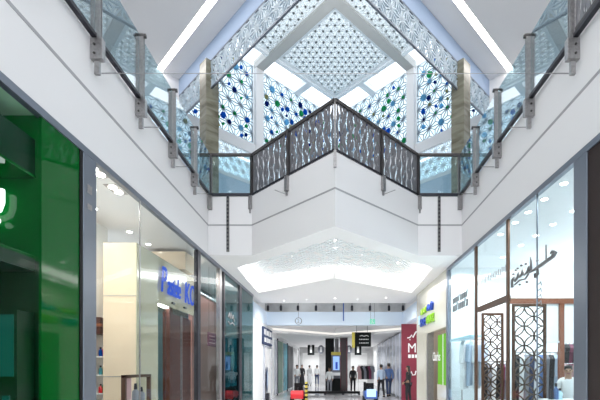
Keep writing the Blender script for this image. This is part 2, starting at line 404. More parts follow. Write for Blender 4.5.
for k, r in enumerate(((near, -b1, h + .13, lim), (-h, .05, h + .13, lim), (.33, lim, h + .13, lim), (h + .13, lim, near, -b1), (h + .13, lim, -h, .05), (h + .13, lim, .33, h + .13))):
    g = MB(); g.prism(rect_ab(*r), ZS + .05, ZS + .07); struct(g.build('window_roof_%d' % (k + 1), M['clear_sky']))
# shaft walls, near sides above the ceiling, and far walls below the screens
for s, n in ((-1, 'left'), (1, 'right')):
    T = frame((0, AP, 0), (s / R2, 1 / R2, 0), (0, 0, 1))
    struct(MB(T).box(0, XC * R2, ZU, ZS + .2, -.08 if s > 0 else 0, 0 if s > 0 else .08).build('wall_shaft_' + n, M['white']))
    T = frame((0, FAR, 0), (s / R2, -1 / R2, 0), (0, 0, 1))
    sg = 1 if s < 0 else -1
    struct(MB(T).box(0, 8.8 * R2, ZF, 8.5, 0, .12 * -sg).build('wall_far_' + n, M['reflect_blue']))  # blue grey floor reflection put into the wall colour
    struct(MB(T).box(0, 8.8 * R2, 8.5, 8.62, .04 * sg, .14 * -sg).build('trim_sill_' + n, M['white']))
    struct(MB(T).box(0, 8.8 * R2, 9.72, 10.1, 0, .12 * -sg).build('wall_far_band_' + n, M['white']))
    q = root('lattice_band', (s * 3.5, 15, 8.62), f'low white lattice band under the coloured screens on the far {n} wall', 'lattice')
    mb = MB(T); LW = XC * R2 + 2; rc = [(.1, 8.62), (LW, 8.62), (LW, 9.72), (.1, 9.72)]
    for a, b in tri_edges(LW, 1.1, .34):
        c = clip((a[0], a[1] + 8.62), (b[0], b[1] + 8.62), rc)
        if c: mb.bar((*c[0], .06 * -sg), (*c[1], .06 * -sg), .03, .03)
    mb.build('lattice', M['framew'], q)
    MB(T).box(.1, LW, 8.62, 9.72, .02 * -sg, .03 * -sg).build('backing_glass', M['screen_glass'], q)
    struct(MB(T).box(LW, 8.8 * R2, 8.62, 9.72, 0, .12 * -sg).build('wall_far_low_' + n, M['white']))
    struct(MB(T).box(XC * R2, 8.8 * R2, 10.1, ZU + .2, 0, .12 * -sg).build('wall_far_upper_' + n, M['white']))
# lattice screens with coloured glass pieces on the far walls
pieces = ['g_blue', 'g_blue', 'g_navy', 'g_green', 'g_green', 'g_pale', 'g_pale', 'g_olive']
proto_piece = {}
def piece(parent, T, u, v, r, mk):
    key = (mk, parent.name)
    k = len(random_shapes)
    sh = random_shapes[random.randrange(k)]
    mb = MB(T @ Matrix.Translation((u, v, 0)))
    mb.prism([(x * r, y * r) for x, y in sh], -.03, .05)
    return mb.build('glass_piece', M[mk], parent)
random_shapes = []
for k in range(6):
    n = random.choice((6, 7, 8, 10)); random_shapes.append([(math.cos(2 * math.pi * i / n) * random.uniform(.8, 1.1), math.sin(2 * math.pi * i / n) * random.uniform(.8, 1.1)) for i in range(n)])
for s, n in ((-1, 'left'), (1, 'right')):
    # u measured from the pillar; far wall coordinate c runs like a (left wall) or b (right wall)
    for c0, c1, part in ((near + .1, -b1, 'outer'), (-h, lim, 'inner')):
        # point on wall at coordinate c: left wall b=lim -> AB(c, lim); right wall a=lim -> AB(lim, c)
        P = (lambda c: AB(c, lim)) if s < 0 else (lambda c: AB(lim, c))
        o = P(c0); e = P(c1); Lw = c1 - c0
        dirv = Vector((e[0] - o[0], e[1] - o[1], 0)).normalized()
        T = frame((o[0], o[1], 0), dirv, (0, 0, 1))
        z0, z1 = 10.1, ZS
        mid = P((c0 + c1) / 2)
        t = root('lattice_screen', (mid[0], mid[1], z0), f'{part} backlit star lattice screen with blue and green glass pieces on the far {n} wall', 'screen')
        rect = [(0, z0), (Lw, z0), (Lw, z1), (0, z1)]
        mb = MB(T)
        for a, b in tri_edges(Lw, z1 - z0, .50):
            c = clip((a[0], a[1] + z0), (b[0], b[1] + z0), rect)
            if c: mb.bar((*c[0], 0), (*c[1], 0), .022, .03)
        mb.build('lattice', M['screenlat'], t)
        mb = MB(T)
        for u0, u1, v0, v1 in ((0, Lw, z0, z0 + .05), (0, Lw, z1 - .05, z1), (0, .05, z0, z1), (Lw - .05, Lw, z0, z1)): mb.box(u0, u1, v0, v1, -.03, .03)
        mb.build('screen_frame', M['framew'], t)
        gl = MB(T).box(0, Lw, z0, z1, (.09 * s) - .004, (.09 * s) + .004).build('backing_glass', M['screen_glass'], t)
        p = .50; hh = p * math.sqrt(3) / 2; cnt = 0
        for j in range(0, 9):
            for i in range(0, 12):
                u, v = i * p + (j % 2) * p / 2, z0 + j * hh
                for (du, dv, pr) in ((0, 0, .85), (p / 2, hh / 3, .34), (p, hh * 2 / 3, .24)):
                    uu, vv = u + du + random.uniform(-.03, .03), v + dv + random.uniform(-.03, .03)
                    if .12 < uu < Lw - .12 and z0 + .12 < vv < z1 - .15 and random.random() < pr and cnt < 90:
                        piece(t, T, uu, vv, random.choice((.05, .065, .08, .10, .12)), random.choice(pieces)); cnt += 1
    P = AB(-(b1 + h) / 2, lim) if s < 0 else AB(lim, -(b1 + h) / 2)
    T = frame((P[0], P[1], 0), (1 / R2, 1 / R2, 0), (-1 / R2, 1 / R2, 0))
    struct(MB(T).box(-.17, .17, -.17, .17, ZF, ZS).build('trim_pillar_' + n, M['white']))

# ------------------------------------------------------------------ fascia grooves, grilles, wire
zg = 5.235
for s, n in ((-1, 'left'), (1, 'right')):
    struct(box('trim_groove_' + n, M['groove'], s * (W - .004), s * W, -6, D, zg - .022, zg + .022))
mb = MB()
for (x0, y0), (x1, y1) in zip(front, front[1:]):
    if abs(x0 - x1) < .01: continue
    nrm = Vector((y1 - y0, -(x1 - x0), 0)).normalized() * .004
    mb.bar((x0 + nrm.x, y0 + nrm.y, zg), (x1 + nrm.x, y1 + nrm.y, zg), .008, .034)
struct(mb.build('trim_groove_bridge', M['groove']))
for s, n, px in ((-1, 'left', 228), (1, 'right', 439)):
    x = X(px, D)
    t = root('slot_grille', (x, D, Z(252, D)), f'narrow vertical grey grille slot on the {n} end of the bridge face', 'grille')
    box('grille_body', M['grille'], x - .035, x + .035, D - .03, D - .001, Z(252, D), ZF - .05, t)
    mb = MB()
    for k in range(14): z = Z(252, D) + .06 + k * .1; mb.box(x - .025, x + .025, D - .036, D - .03, z, z + .05)
    mb.build('louvre', M['dark'], t)

# ------------------------------------------------------------------ balustrades
XG = W - .06
ZT = 7.04
POSTY = [4.12, 5.34, 6.54, 7.83, 9.05]
def post(parent, cx, cy, dirv, nrm, h_top=ZT, wide=.14, big=True):
    """dirv along the rail, nrm out over the void; plate post on the slab edge with fixing bracket below"""
    d, nn = Vector((*dirv, 0)).normalized(), Vector((*nrm, 0)).normalized()
    T = frame((cx, cy, 0), nn, (0, 0, 1)); T2 = T
    mb = MB(T)
    w = wide / 2
    for o in (-.018, .018): mb.box(-w, w, ZF - .02, h_top, o - .008, o + .008)
    p = mb.build('post', M['steel'], parent)
    mb = MB(T); mb.tube([(-w + .006, h_top - .03, 0), (w + .03, h_top - .03, 0)], .035, 10); mb.build('clamp', M['darkrail'], p, True)
    mb = MB(T); mb.box(-w + .01, w + .035, ZF - .31, ZF - .03, -.04, .04)
    mb.build('bracket', M['steel'], p, bevel=.006)
    mb = MB(T); mb.box(-w * .2, w * .75, ZF - .50, ZF - .33, -.02, .02); mb.build('bracket_foot', M['steel'], p)
    mb = MB(T)
    for z in (ZF - .12, ZF - .24): mb.tube([(0, z, -.05), (0, z, .05)], .016, 8)
    mb.build('bolt', M['darkrail'], p)
    MB(T).tube([(w, ZF - .48, 0), (w + .26, ZF - .48, 0)], .008, 6).build('rod', M['steel'], p)
    return p
for s, n in ((-1, 'left'), (1, 'right')):
    t = root('glass_balustrade', (s * XG, 5, ZF), f'clear glass balustrade with steel plate posts along the {n} upper gallery edge', 'balustrade')
    for y in POSTY: post(t, s * XG, y, (0, 1), (-s, 0))
    ys = [-6, -.8, .45, 1.68, 2.9] + POSTY + [D - .03]
    for a, b in zip(ys, ys[1:]):
        if s > 0 and a == 4.12: continue
        box('glass_panel', M['rail_glass'], s * XG - .006, s * XG + .006, a + .03, b - .03, ZF + .03, ZT - .02, t)
    box('bottom_channel', M['dark'], s * (W - .02), s * (W - .085), -6, D - .02, ZF - .02, ZF + .03, t)
def wavy_panel(T, L, z0, z1, parent, seed=0):
    rnd = random.Random(seed); pitch = .074; n = max(2, round(L / pitch)); pitch = L / n
    NZ = 22; ph = [rnd.uniform(0, 6.28) for _ in range(n + 1)]
    def edge(k, z):
        return k * pitch + (0 if k in (0, n) else .020 * math.sin(2 * math.pi * (z - z0) / .40 + ph[k // 2 * 2] * .12 + (k % 2) * 2.6))
    def gap(k, z):
        if k in (0, n): return 0
        if k % 3 == 1: return .050 + .016 * math.sin(2 * math.pi * (z - z0) / .33 + ph[k])
        return .006 + .030 * max(0, math.sin(2 * math.pi * (z - z0) / .25 + ph[k])) ** .9
    mb = MB(T)
    for k in range(n):
        rings = []
        for j in range(NZ + 1):
            z = z0 + (z1 - z0) * j / NZ
            a, b = edge(k, z) + gap(k, z) / 2, edge(k + 1, z) - gap(k + 1, z) / 2
            rings.append([mb.pt(a, z, -.008), mb.pt(b, z, -.008), mb.pt(b, z, .008), mb.pt(a, z, .008)])
        for A, B in zip(rings, rings[1:]):
            for q in range(4): mb.f.append([A[q], A[(q + 1) % 4], B[(q + 1) % 4], B[q]])
        mb.f += [rings[0][::-1], rings[-1]]
    return mb.build('wavy_panel', M['slat'], parent)
# the dark wavy panel nearest on the right gallery
t = root('wavy_balustrade', (XG, 4.7, ZF), 'dark wavy slit metal railing panel at the near right gallery edge, top right corner', 'balustrade')
wavy_panel(RIGHT(XG, 5.28, 0), 1.10, ZF + .06, ZT - .05, t, 5)
for z in (ZF + .06, ZT - .03): box('rail', M['darkrail'], XG - .02, XG + .02, 4.18, 5.28, z - .02, z + .02, t)
# bridge: wavy metal prow in the middle, glass at both ends
t = root('metal_balustrade', (0, AP, ZF), 'dark metal balustrade of wavy slit panels on the pointed middle of the bridge', 'balustrade')
IN = .03
for s in (-1, 1):
    d = Vector((s, 1, 0)).normalized(); nn = Vector((s, -1, 0)).normalized()
    o = Vector((0, AP + IN * R2, 0))
    T = frame(o, d, (0, 0, 1)); Lp = CW * R2
    for k in range(2):
        a = k * Lp / 2 + .05
        wavy_panel(T @ Matrix.Translation((a, 0, 0)), Lp / 2 - .10, ZF + .05, ZT - .02, t, 11 + k + (3 if s > 0 else 0))
    MB(T).box(0.0, Lp, ZT - .03, ZT + .04, -.035, .035).build('handrail', M['darkrail'], t)
    MB(T).box(0.0, Lp, ZF - .02, ZF + .05, -.03, .03).build('bottom_rail', M['dark'], t)
    for u in (Lp / 2, Lp):
        p = MB(T).box(u - .035, u + .035, ZF, ZT, -.05, .05).build('post', M['darkrail'], t)
        MB(T).box(u - .055, u + .055, ZF - .38, ZF - .02, -.05 if s > 0 else .045, -.045 if s > 0 else .05) 
        c = o + d * u
        mb = MB(frame((c.x, c.y, 0), (nn.x, nn.y, 0), (0, 0, 1)))
        mb.box(.035, .10, ZF - .36, ZF - .02, -.05, .05); mb.build('bracket', M['steel'], p)
        mb = MB(frame((c.x, c.y, 0), (nn.x, nn.y, 0), (0, 0, 1)))
        mb.box(.05, .08, ZF - .46, ZF - .36, -.02, .02); mb.build('bracket_foot', M['steel'], p)
        if u < Lp:
            mb = MB(frame((c.x, c.y, 0), (nn.x, nn.y, 0), (0, 0, 1))); mb.tube([(.08, ZF - .44, 0), (.40, ZF - .44, 0)], .008, 6); mb.build('rod', M['steel'], p)
p = MB().tube([(0, AP + .03, ZF), (0, AP + .03, ZT)], .022, 8).build('post', M['steel'], t, True)
box('bracket', M['steel'], -.03, .03, AP - .05, AP - .005, ZF - .36, ZF - .02, p)
for s, n in ((-1, 'left'), (1, 'right')):
    t = root('glass_balustrade', (s * 2.7, D, ZF), f'short glass balustrade with dark handrail on the {n} end of the bridge', 'balustrade')
    box('glass_panel', M['blue_glass'], s * (CW + .05), s * (W - .12), D + .01, D + .022, ZF + .04, ZT - .04, t)
    box('handrail', M['darkrail'], s * (CW + .02), s * (W - .02), D - .02, D + .05, ZT - .03, ZT + .03, t)
    box('bottom_rail', M['dark'], s * (CW + .02), s * (W - .02), D - .02, D + .05, ZF - .03, ZF + .05, t)
    x = s * (W - .06)
    p = box('post', M['darkrail'], x - .03, x + .03, D - .03, D + .06, ZF, ZT - .03, t)
    for xx in (x, ):
        box('bracket', M['steel'], xx - .05, xx + .05, D - .08, D - .005, ZF - .38, ZF - .02, p)
# thin wire strung across the walkway
y = 5.34; z = ZF - .48
tag(MB().tube([(-XG + .33, y, z), (0, y, z - .005), (XG - .33, y, z)], .0045, 6).build('steel_wire', M['steel']), 'thin steel wire strung across the void between the near left and right galleries', 'wire')

# ------------------------------------------------------------------ shopfront framing
for s, n in ((-1, 'left'), (1, 'right')):
    yend = 15.85 if s < 0 else 11.6
    struct(box('trim_header_' + n, M['gunmetal'], s * (W - .02), s * (W + .06), -2, yend, 4.37, ZC))
    ya, yb = (5.14, 5.42)
    t = root('grey_pier', (s * W, 5.28, 0), f'blue grey metal pier between two shop windows on the {n} side', 'pier')
    box('pier_body', M['gunmetal'], s * (W - .02), s * (W + .1), ya, yb, 0, 4.37, t, .008)
    if s < 0:
        for z, r in ((3.93, .035), (3.70, .025)):
            mb = MB(LEFT(-W + .02, 5.26, z)); mb.box(-.045, .045, -.055 if r > .03 else -.035, .055 if r > .03 else .035, 0, .012); mb.build('wall_sensor', M['steel'], t, bevel=.004)

# ----- left side -----
# green shop
struct(box('window_1', M['shop_glass'], -W - .012, -W, .5, 4.42, .05, 4.37))
struct(box('trim_gasket', M['black'], -W - .03, -W + .012, 5.08, 5.14, 0, 4.37))
t = root('green_panel', (-W, 4.76, 0), 'glossy dark green glass panel beside the blue grey pier on the left', 'panel')
box('panel_face', M['green_lacquer'], -W - .03, -W, 4.43, 5.08, .05, 4.37, t)
struct(box('wall_green_return', M['green_lacquer'], -5.5, -W - .032, 4.45, 4.55, 2.78, ZC)); struct(box('wall_green_shade', M['green_dark'], -5.5, -W - .032, 4.47, 4.55, 0, 2.78))  # dark lower panel stands in for the shade of a doorway recess
struct(box('wall_green_back', M['green_lacquer'], -5.6, -5.5, .2, 5.2, 0, ZC)); struct(box('ceiling_green', M['palegreen'], -5.5, -W - .02, .2, 4.45, 4.40, 4.458))  # ceiling in one even pale green, like the end wall
struct(box('wall_green_end', M['palegreen'], -5.5, -3.3, .2, .3, 0, ZC))
t = root('display_bulkhead', (-4.2, 4.44, 3.7), 'dark green hanging box fixed on the green wall under the pale ceiling, upper left', 'display')
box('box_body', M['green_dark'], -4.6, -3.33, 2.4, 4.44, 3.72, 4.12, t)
box('box_trim', M['green_lacquer'], -4.61, -3.32, 2.4, 4.445, 3.69, 3.72, t)
t = root('door_head', (-4.2, 4.4, 2.8), 'dark ledge over the recess at the bottom of the green shop window', 'ledge')
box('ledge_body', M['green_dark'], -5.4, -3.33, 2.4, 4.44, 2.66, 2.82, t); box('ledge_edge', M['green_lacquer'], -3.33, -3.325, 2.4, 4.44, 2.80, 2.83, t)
t = root('teal_display', (-3.6, 4.4, .1), 'teal glass display case in the dark recess of the green shop', 'display case')
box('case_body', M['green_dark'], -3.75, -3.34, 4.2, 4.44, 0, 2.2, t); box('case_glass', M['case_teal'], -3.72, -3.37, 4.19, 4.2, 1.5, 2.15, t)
for k in range(3): box('shelf_item', M['case_teal'], -3.70 + k * .11, -3.63 + k * .11, 4.18, 4.2, 1.1, 1.3, t)
t = root('illuminated_letter', (-3.7, 4.4, 3.0), 'glowing white rounded letter with a dot on the green wall at the left edge', 'sign letter')
T = FACE(-3.665, 4.40, 3.54)
pts = [(-.30, .0, .03), (-.30, -.14, .03), (-.27, -.22, .03), (-.18, -.26, .03), (-.08, -.26, .03), (-.01, -.22, .03), (.02, -.14, .03), (.02, .0, .03)]
MB(T).tube(pts, .032, 8).build('letter_stroke', M['sign_white'], t, True)
MB(T).ball((-.03, -.34, .03), .036).build('letter_dot', M['sign_white'], t, True)

# perfume / cream shop (Pastele)
struct(box('window_2', M['shop_glass'], -W - .012, -W, 5.42, 6.66, .05, 4.37))
struct(box('window_3', M['shop_glass'], -W - .012, -W, 6.68, 9.40, .05, 4.37))
struct(box('wall_shop_inner', M['shopwhite'], -4.82, -4.72, 5.3, 8.3, 0, ZC))
struct(box('wall_shop_back', M['shopwhite'], -7.6, -7.5, 8.2, 12.5, 0, ZC))
struct(box('wall_shop_near', M['shopwhite'], -4.7, -3.3, 5.26, 5.34, 0, ZC))
t = root('cream_pier', (-4.0, 7.47, 0), 'tall glossy cream pier standing inside the left shop window', 'pier')
mb = MB(); mb.box(-4.33, -3.72, 7.47, 8.36, 0, 3.92); mb.build('pier_body', M['cream'], t)
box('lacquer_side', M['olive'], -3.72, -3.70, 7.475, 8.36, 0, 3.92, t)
mb = MB()
for z in (1.42, 2.93): mb.box(-4.33, -3.72, 7.464, 7.47, z - .006, z + .006)
mb.build('panel_joint', M['groove'], t)
t = root('shop_lintel', (-3.9, 9.4, 2.94), 'olive cream lintel panel over the left shop doorway carrying the blue sign', 'lintel')
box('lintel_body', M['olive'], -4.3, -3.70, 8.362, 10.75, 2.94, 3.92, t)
box('light_strip', M['downlight'], -3.85, -3.75, 8.5, 9.0, 2.925, 2.94, t)
t = root('shop_sign', (-3.66, 9.1, 3.2), 'glowing blue script lettering on the cream lintel of the left shop', 'sign')
text('letter_row', 'P', .80, .012, LEFT(-3.66, 8.40, 3.20), M['blue_sign'], t, sx=.66, shear=.2)
text('letter_row', 'astele', .64, .012, LEFT(-3.66, 8.74, 3.20), M['blue_sign'], t, sx=.50, shear=.2)
text('letter_row', 'KO', .74, .012, LEFT(-3.66, 9.74, 3.18), M['blue_sign'], t, sx=.66, shear=.1)
for yy in (9.05, 9.75): tag(box('sign_clip', M['dark'], -3.70, -3.66, yy, yy + .12, 3.03, 3.07), 'small dark clip under the blue sign, ' + ('nearer' if yy < 9.5 else 'farther') + ' one', 'fixture')
t = root('bulkhead_box', (-4.0, 10.0, 4.0), 'cream box panel near the ceiling above the blue shop sign', 'panel')
box('panel_body', M['cream'], -4.6, -3.6, 9.62, 10.2, 3.95, 4.38, t)
# doorway of that shop: brown timber door and jamb
t = root('brown_door', (-3.7, 9.9, 0), 'dark red brown panelled wooden door standing in the left shop doorway', 'door')
db = box('door_leaf', M['brown'], -3.92, -3.86, 9.1, 10.7, 0, 2.86, t)
for k in range(5):
    for q in range(2):
        mb = MB(); z = .55 + k * .36; yy = 9.42 + q * .62
        mb.box(-3.862, -3.85, yy, yy + .36, z, z + .24); mb.build('raised_panel', M['brown'], t, bevel=.01)
box('door_jamb', M['brown'], -3.80, -3.72, 9.0, 9.1, 0, 2.94, t)
box('metal_edge', M['steel'], -3.86, -3.82, 9.98, 10.02, 0, 2.86, t)
# cornice and product shelves inside
def bottle(label, x, y, z, hgt, r, mk, group):
    t = root('bottle', (x, y, z), label, 'bottle', group)
    MB().lathe((x, y, z), [(r * .95, 0), (r, .01), (r, hgt * .62), (r * .45, hgt * .72), (r * .45, hgt * .8)], 12).build('bottle_body', M[mk], t, True)
    MB().lathe((x, y, z), [(r * .55, hgt * .8), (r * .55, hgt)], 12).build('bottle_cap', M['dark'], t)
    return t
t = root('shelf_unit', (-4.6, 8.0, 0), 'white product shelves under a red brown cornice behind the cream pier', 'shelf unit')
box('cornice', M['brown'], -4.72, -4.52, 7.7, 8.25, 2.24, 2.56, t); box('cornice_lip', M['timber'], -4.72, -4.48, 7.68, 8.27, 2.38, 2.44, t)
for k in range(5): box('shelf', M['shopwhite'], -4.72, -4.5, 7.75, 8.2, .35 + k * .36, .37 + k * .36, t)
cols = ['g_green', 'g_pale', 'teal', 'g_olive', 'whitecloth', 'g_blue', 'red']
for k in range(5):
    for q in range(3):
        bottle(f'{"small" if q != 1 else "taller"} bottle on the {ORD[k]} shelf up behind the cream pier, {ORD[q]} from the window side', -4.6, 7.85 + q * .12, .37 + k * .36, .18 + .06 * (q == 1), .035, cols[(k * 3 + q) % 7], 'bottles behind the cream pier')
t = root('shelf_unit', (-5.2, 11.0, 0), 'bright white product shelves seen through the left shop doorway', 'shelf unit')
xa, xb = -5.9, -4.9
box('back_panel', M['shopblue'], xa, xb, 11.6, 11.65, 0, 2.2, t); box('cornice', M['brown'], xa - .1, xb + .15, 11.45, 11.7, 2.2, 2.75, t)
box('cornice_lip', M['timber'], xa - .1, xb + .16, 11.42, 11.45, 2.38, 2.46, t)
for k in range(6): box('shelf', M['shopwhite'], xa, xb, 11.35, 11.6, .3 + k * .34, .32 + k * .34, t)
for k in range(5):
    for q in range(5):
        bottle(f'bottle on the {ORD[k]} doorway shelf from the bottom, {ORD[q]} from the left', xa + .12 + q * .19, 11.46, .32 + k * .34, .17 + .05 * ((k + q) % 3), .045, ['red', 'g_blue', 'teal', 'navy', 'whitecloth', 'g_navy', 'dark'][(k * 2 + q) % 7], 'bottles on the doorway shelves')
# bronze display frame with plinth and two flacons
t = root('display_stand', (-3.45, 7.1, 0), 'bronze edged display frame standing in the left shop window', 'display stand')
mb = MB(); xx = -3.42
mb.box(xx - .03, xx + .03, 6.45, 6.51, 0, 1.47); mb.box(xx - .03, xx + .03, 7.32, 7.38, 0, 1.47); mb.box(xx - .03, xx + .03, 6.45, 7.38, 1.42, 1.47); mb.build('frame', M['bronze'], t)
box('panel', M['pinkcloth'], xx - .012, xx + .0, 6.51, 6.72, 0, 1.42, t)
box('plinth', M['creamwall'], -3.62, -3.34, 6.74, 7.3, 0, .98, t)
for k, (yy, hh) in enumerate(((6.86, .34), (7.06, .27))):
    t = root('perfume_flacon', (-3.5, yy, .98), ('taller' if k == 0 else 'shorter') + ' dark perfume flacon on the plinth in the left shop window', 'bottle', 'window flacons')
    MB().lathe((-3.42, yy, .98), [(.05, 0), (.06, .02), (.055, hh * .6), (.02, hh * .7)], 12).build('flacon_body', M['greycloth'], t, True)
    MB().lathe((-3.42, yy, .98), [(.025, hh * .7), (.03, hh * .75), (.02, hh)], 10).build('stopper', M['dark'], t)

# third left shop: pink brown
for ya, yb, lab in ((9.44, 9.62, 'dark post between the cream shop and the brown shop on the left'), (11.22, 11.42, 'grey steel post at the far end of the brown shop window on the left'), (11.62, 11.76, 'thin dark post at the start of the teal shop window on the left'), (13.55, 13.9, 'dark post inside the teal glass corner on the left')):
    tag(box('window_post', M['steel'] if 'grey' in lab else M['dark'], -W - .08, -W + .02, ya, yb, 0, 4.37), lab, 'post')
struct(box('window_4', M['shop_glass'], -W - .012, -W, 9.64, 11.2, .05, 4.37))
struct(box('window_5', M['teal_glass'], -W - .012, -W, 11.78, 13.52, .05, 4.37))
struct(box('window_6', M['teal_glass'], -W - .012, -W, 13.92, 15.84, .05, 4.37))
struct(box('window_7', M['shop_glass'], -W - .01, -W, 11.43, 11.61, .05, 4.37))
t = root('brown_partition', (-4.2, 10.8, 0), 'tall pinkish brown display wall inside the third left shop window', 'partition')
box('wall_board', M['pinkbrown'], -4.25, -4.15, 11.6, 15.2, 0, 3.85, t); box('board_cap', M['shopwhite'], -4.27, -4.1, 11.6, 15.2, 3.85, 3.9, t)
t = root('hanging_placard', (-3.6, 10.7, 2.3), 'small dark framed placard hanging in the brown shop window', 'placard')
box('board', M['burg'], -3.62, -3.6, 11.35, 12.1, 2.2, 2.6, t)
mb = MB()
for z in (2.3, 2.4, 2.5): mb.box(-3.6, -3.595, 11.45, 12.0, z - .012, z + .012)
mb.build('printed_line', M['pinkcloth'], t)
MB().tube([(-3.61, 11.45, 2.6), (-3.61, 11.45, 4.46)], .004, 5).build('cord', M['dark'], t); MB().tube([(-3.61, 12.0, 2.6), (-3.61, 12.0, 4.46)], .004, 5).build('cord', M['dark'], t)
t = root('teal_poster', (-3.75, 12.6, 0), 'large teal printed poster panel behind the teal glass on the left', 'poster')
box('poster_board', M['teal'], -3.78, -3.74, 13.75, 15.3, .9, 2.7, t)
mb = MB(LEFT(-3.735, 14.5, 1.9)); mb.ball((0.1, 0, 0), (.3, .42, .004)); mb.build('printed_shape', M['whitecloth'], t)
box('poster_stand', M['dark'], -3.8, -3.72, 13.7, 15.35, 0, .9, t)
t = root('window_emblem', (-W + .01, 12.4, 3.1), 'small silver script emblem on the teal glass of the left shop', 'sign')
mb = MB(LEFT(-W + .012, 12.15, 3.12))
mb.tube([(0, 0, 0), (.1, .14, 0), (.2, -.02, 0), (.3, .16, 0), (.42, .0, 0), (.55, .12, 0), (.7, -.06, 0)], .022, 6); mb.build('script_stroke', M['steel'], t)
mb = MB(LEFT(-W + .012, 12.15, 2.98)); mb.tube([(0, 0, 0), (.2, -.06, 0), (.5, .02, 0), (.72, -.04, 0)], .018, 6); mb.build('underline', M['steel'], t)
struct(box('wall_teal_back', M['teal_wall'], -5.0, -4.9, 11.0, 16.0, 0, ZC))
struct(box('wall_teal_end', M['teal_end'], -4.9, -W - .05, 15.86, 15.95, 0, ZC))

# ----- right side -----
struct(box('wall_right_wood', M['darkwood'], W, W + .1, 1.5, 5.14, 0, 4.37))
struct(box('window_8', M['cool_glass'], W, W + .012, 5.42, 6.43, .05, 4.37))
struct(box('window_9', M['cool_glass'], W, W + .012, 6.45, 7.45, .05, 4.37))
struct(box('window_10', M['cool_glass'], W, W + .012, 7.58, 9.15, 2.96, 4.37))
struct(box('window_11', M['cool_glass'], W, W + .012, 9.3, 11.5, .05, 4.37))
tag(MB().box(W - .015, W + .03, 7.49, 7.57, 0, 4.37).build('window_post', M['bronze'], bevel=.005), 'brown bronze window post nearest on the right, beside the lattice doorway', 'post')
tag(MB().box(W - .015, W + .03, 9.18, 9.29, 0, 4.37).build('window_post', M['bronze'], bevel=.005), 'brown bronze window post at the far side of the right lattice doorway', 'post')
tag(MB().box(W - .015, W + .06, 11.5, 11.66, 0, 4.37).build('window_post', M['gunmetal'], bevel=.005), 'grey blue window post beside the cream wall on the right', 'post')
tag(MB().box(W - .01, W + .08, 7.57, 9.16, 2.85, 2.96).build('door_transom', M['bronze'], bevel=.005), 'brown bronze transom over the right lattice doorway', 'transom')
tag(MB().box(W - .012, W + .07, 9.3, 9.75, 1.2, 4.37).build('cladding_strip', M['pinkcloth'], bevel=.005), 'pale dusty strip beside the far bronze post on the right', 'panel') if False else None
struct(box('wall_rshop_back', M['shopblue'], 7.4, 7.5, 5.2, 12, 0, ZC)); struct(box('wall_rshop_near', M['shopblue'], W + .1, 7.4, 5.1, 5.2, 0, ZC))
struct(box('wall_rshop_far', M['shopblue'], W + .1, 7.4, 11.55, 11.65, 0, ZC))
# timber framed fitting-room front inside the shop
yf = 9.0
t = root('timber_partition', (4.6, yf, 0), 'orange timber framed partition with white panels inside the right shop', 'partition')
zt = Z(303, yf)
box('header', M['timber'], X(508, yf), X(590, yf), yf - .05, yf + .05, zt - .02, zt + .1, t)
for px in (561, 590): box('upright', M['timber'], X(px, yf) - .05, X(px, yf) + .05, yf - .05, yf + .05, 0, zt - .02, t)
for a, b in ((545, 558.5), (563.5, 588)): box('white_panel', M['shopwhite'], X(a, yf), X(b, yf), yf, yf + .03, Z(341, yf), zt - .02, t)
box('shelf_rail', M['whitecloth'], X(545, yf), X(588, yf), yf - .03, yf + .03, Z(343, yf), Z(341, yf), t)
def petal_screen(x0, x1, z0, z1, y, label, rad):
    t = root('lattice_screen', ((x0 + x1) / 2, y, z0), label, 'screen')
    f = .055
    mb = MB()
    for a in ((x0, x0 + f, z0, z1), (x1 - f, x1, z0, z1), (x0 + f, x1 - f, z0, z0 + f), (x0 + f, x1 - f, z1 - f, z1)): mb.box(a[0], a[1], y - .025, y + .025, a[2], a[3])
    mb.build('screen_frame', M['bronze'], t, bevel=.004)
    mb = MB(); rect = [(x0 + f, z0 + f), (x1 - f, z0 + f), (x1 - f, z1 - f), (x0 + f, z1 - f)]
    st = rad * R2 / 2 * R2
    nx = int((x1 - x0) / rad) + 2; nz = int((z1 - z0) / rad) + 2
    for i in range(-1, nx + 1):
        for j in range(-1, nz + 1):
            if (i + j) % 2: continue
            cx, cz = x0 + f + i * rad, z1 - f - j * rad
            rr = rad * 1.0
            N = 20; pts = [(cx + rr * math.cos(2 * math.pi * k / N), cz + rr * math.sin(2 * math.pi * k / N)) for k in range(N)]
            for p, q in zip(pts, pts[1:] + pts[:1]):
                c = clip(p, q, rect)
                if c: mb.bar((c[0][0], y, c[0][1]), (c[1][0], y, c[1][1]), .024, .024, (0, 1, 0))
    mb.build('petal_lattice', M['latt'], t)
yl = 8.4
petal_screen(X(512, yl), X(546, yl), 0, Z(304, yl), yl, 'pale bronze petal lattice screen behind the right shop window glass', .205)
yl2 = 9.6
petal_screen(X(481.5, yl2), X(503.5, yl2), 0, Z(313, yl2), yl2, 'bronze petal lattice screen standing in the right doorway', .16)
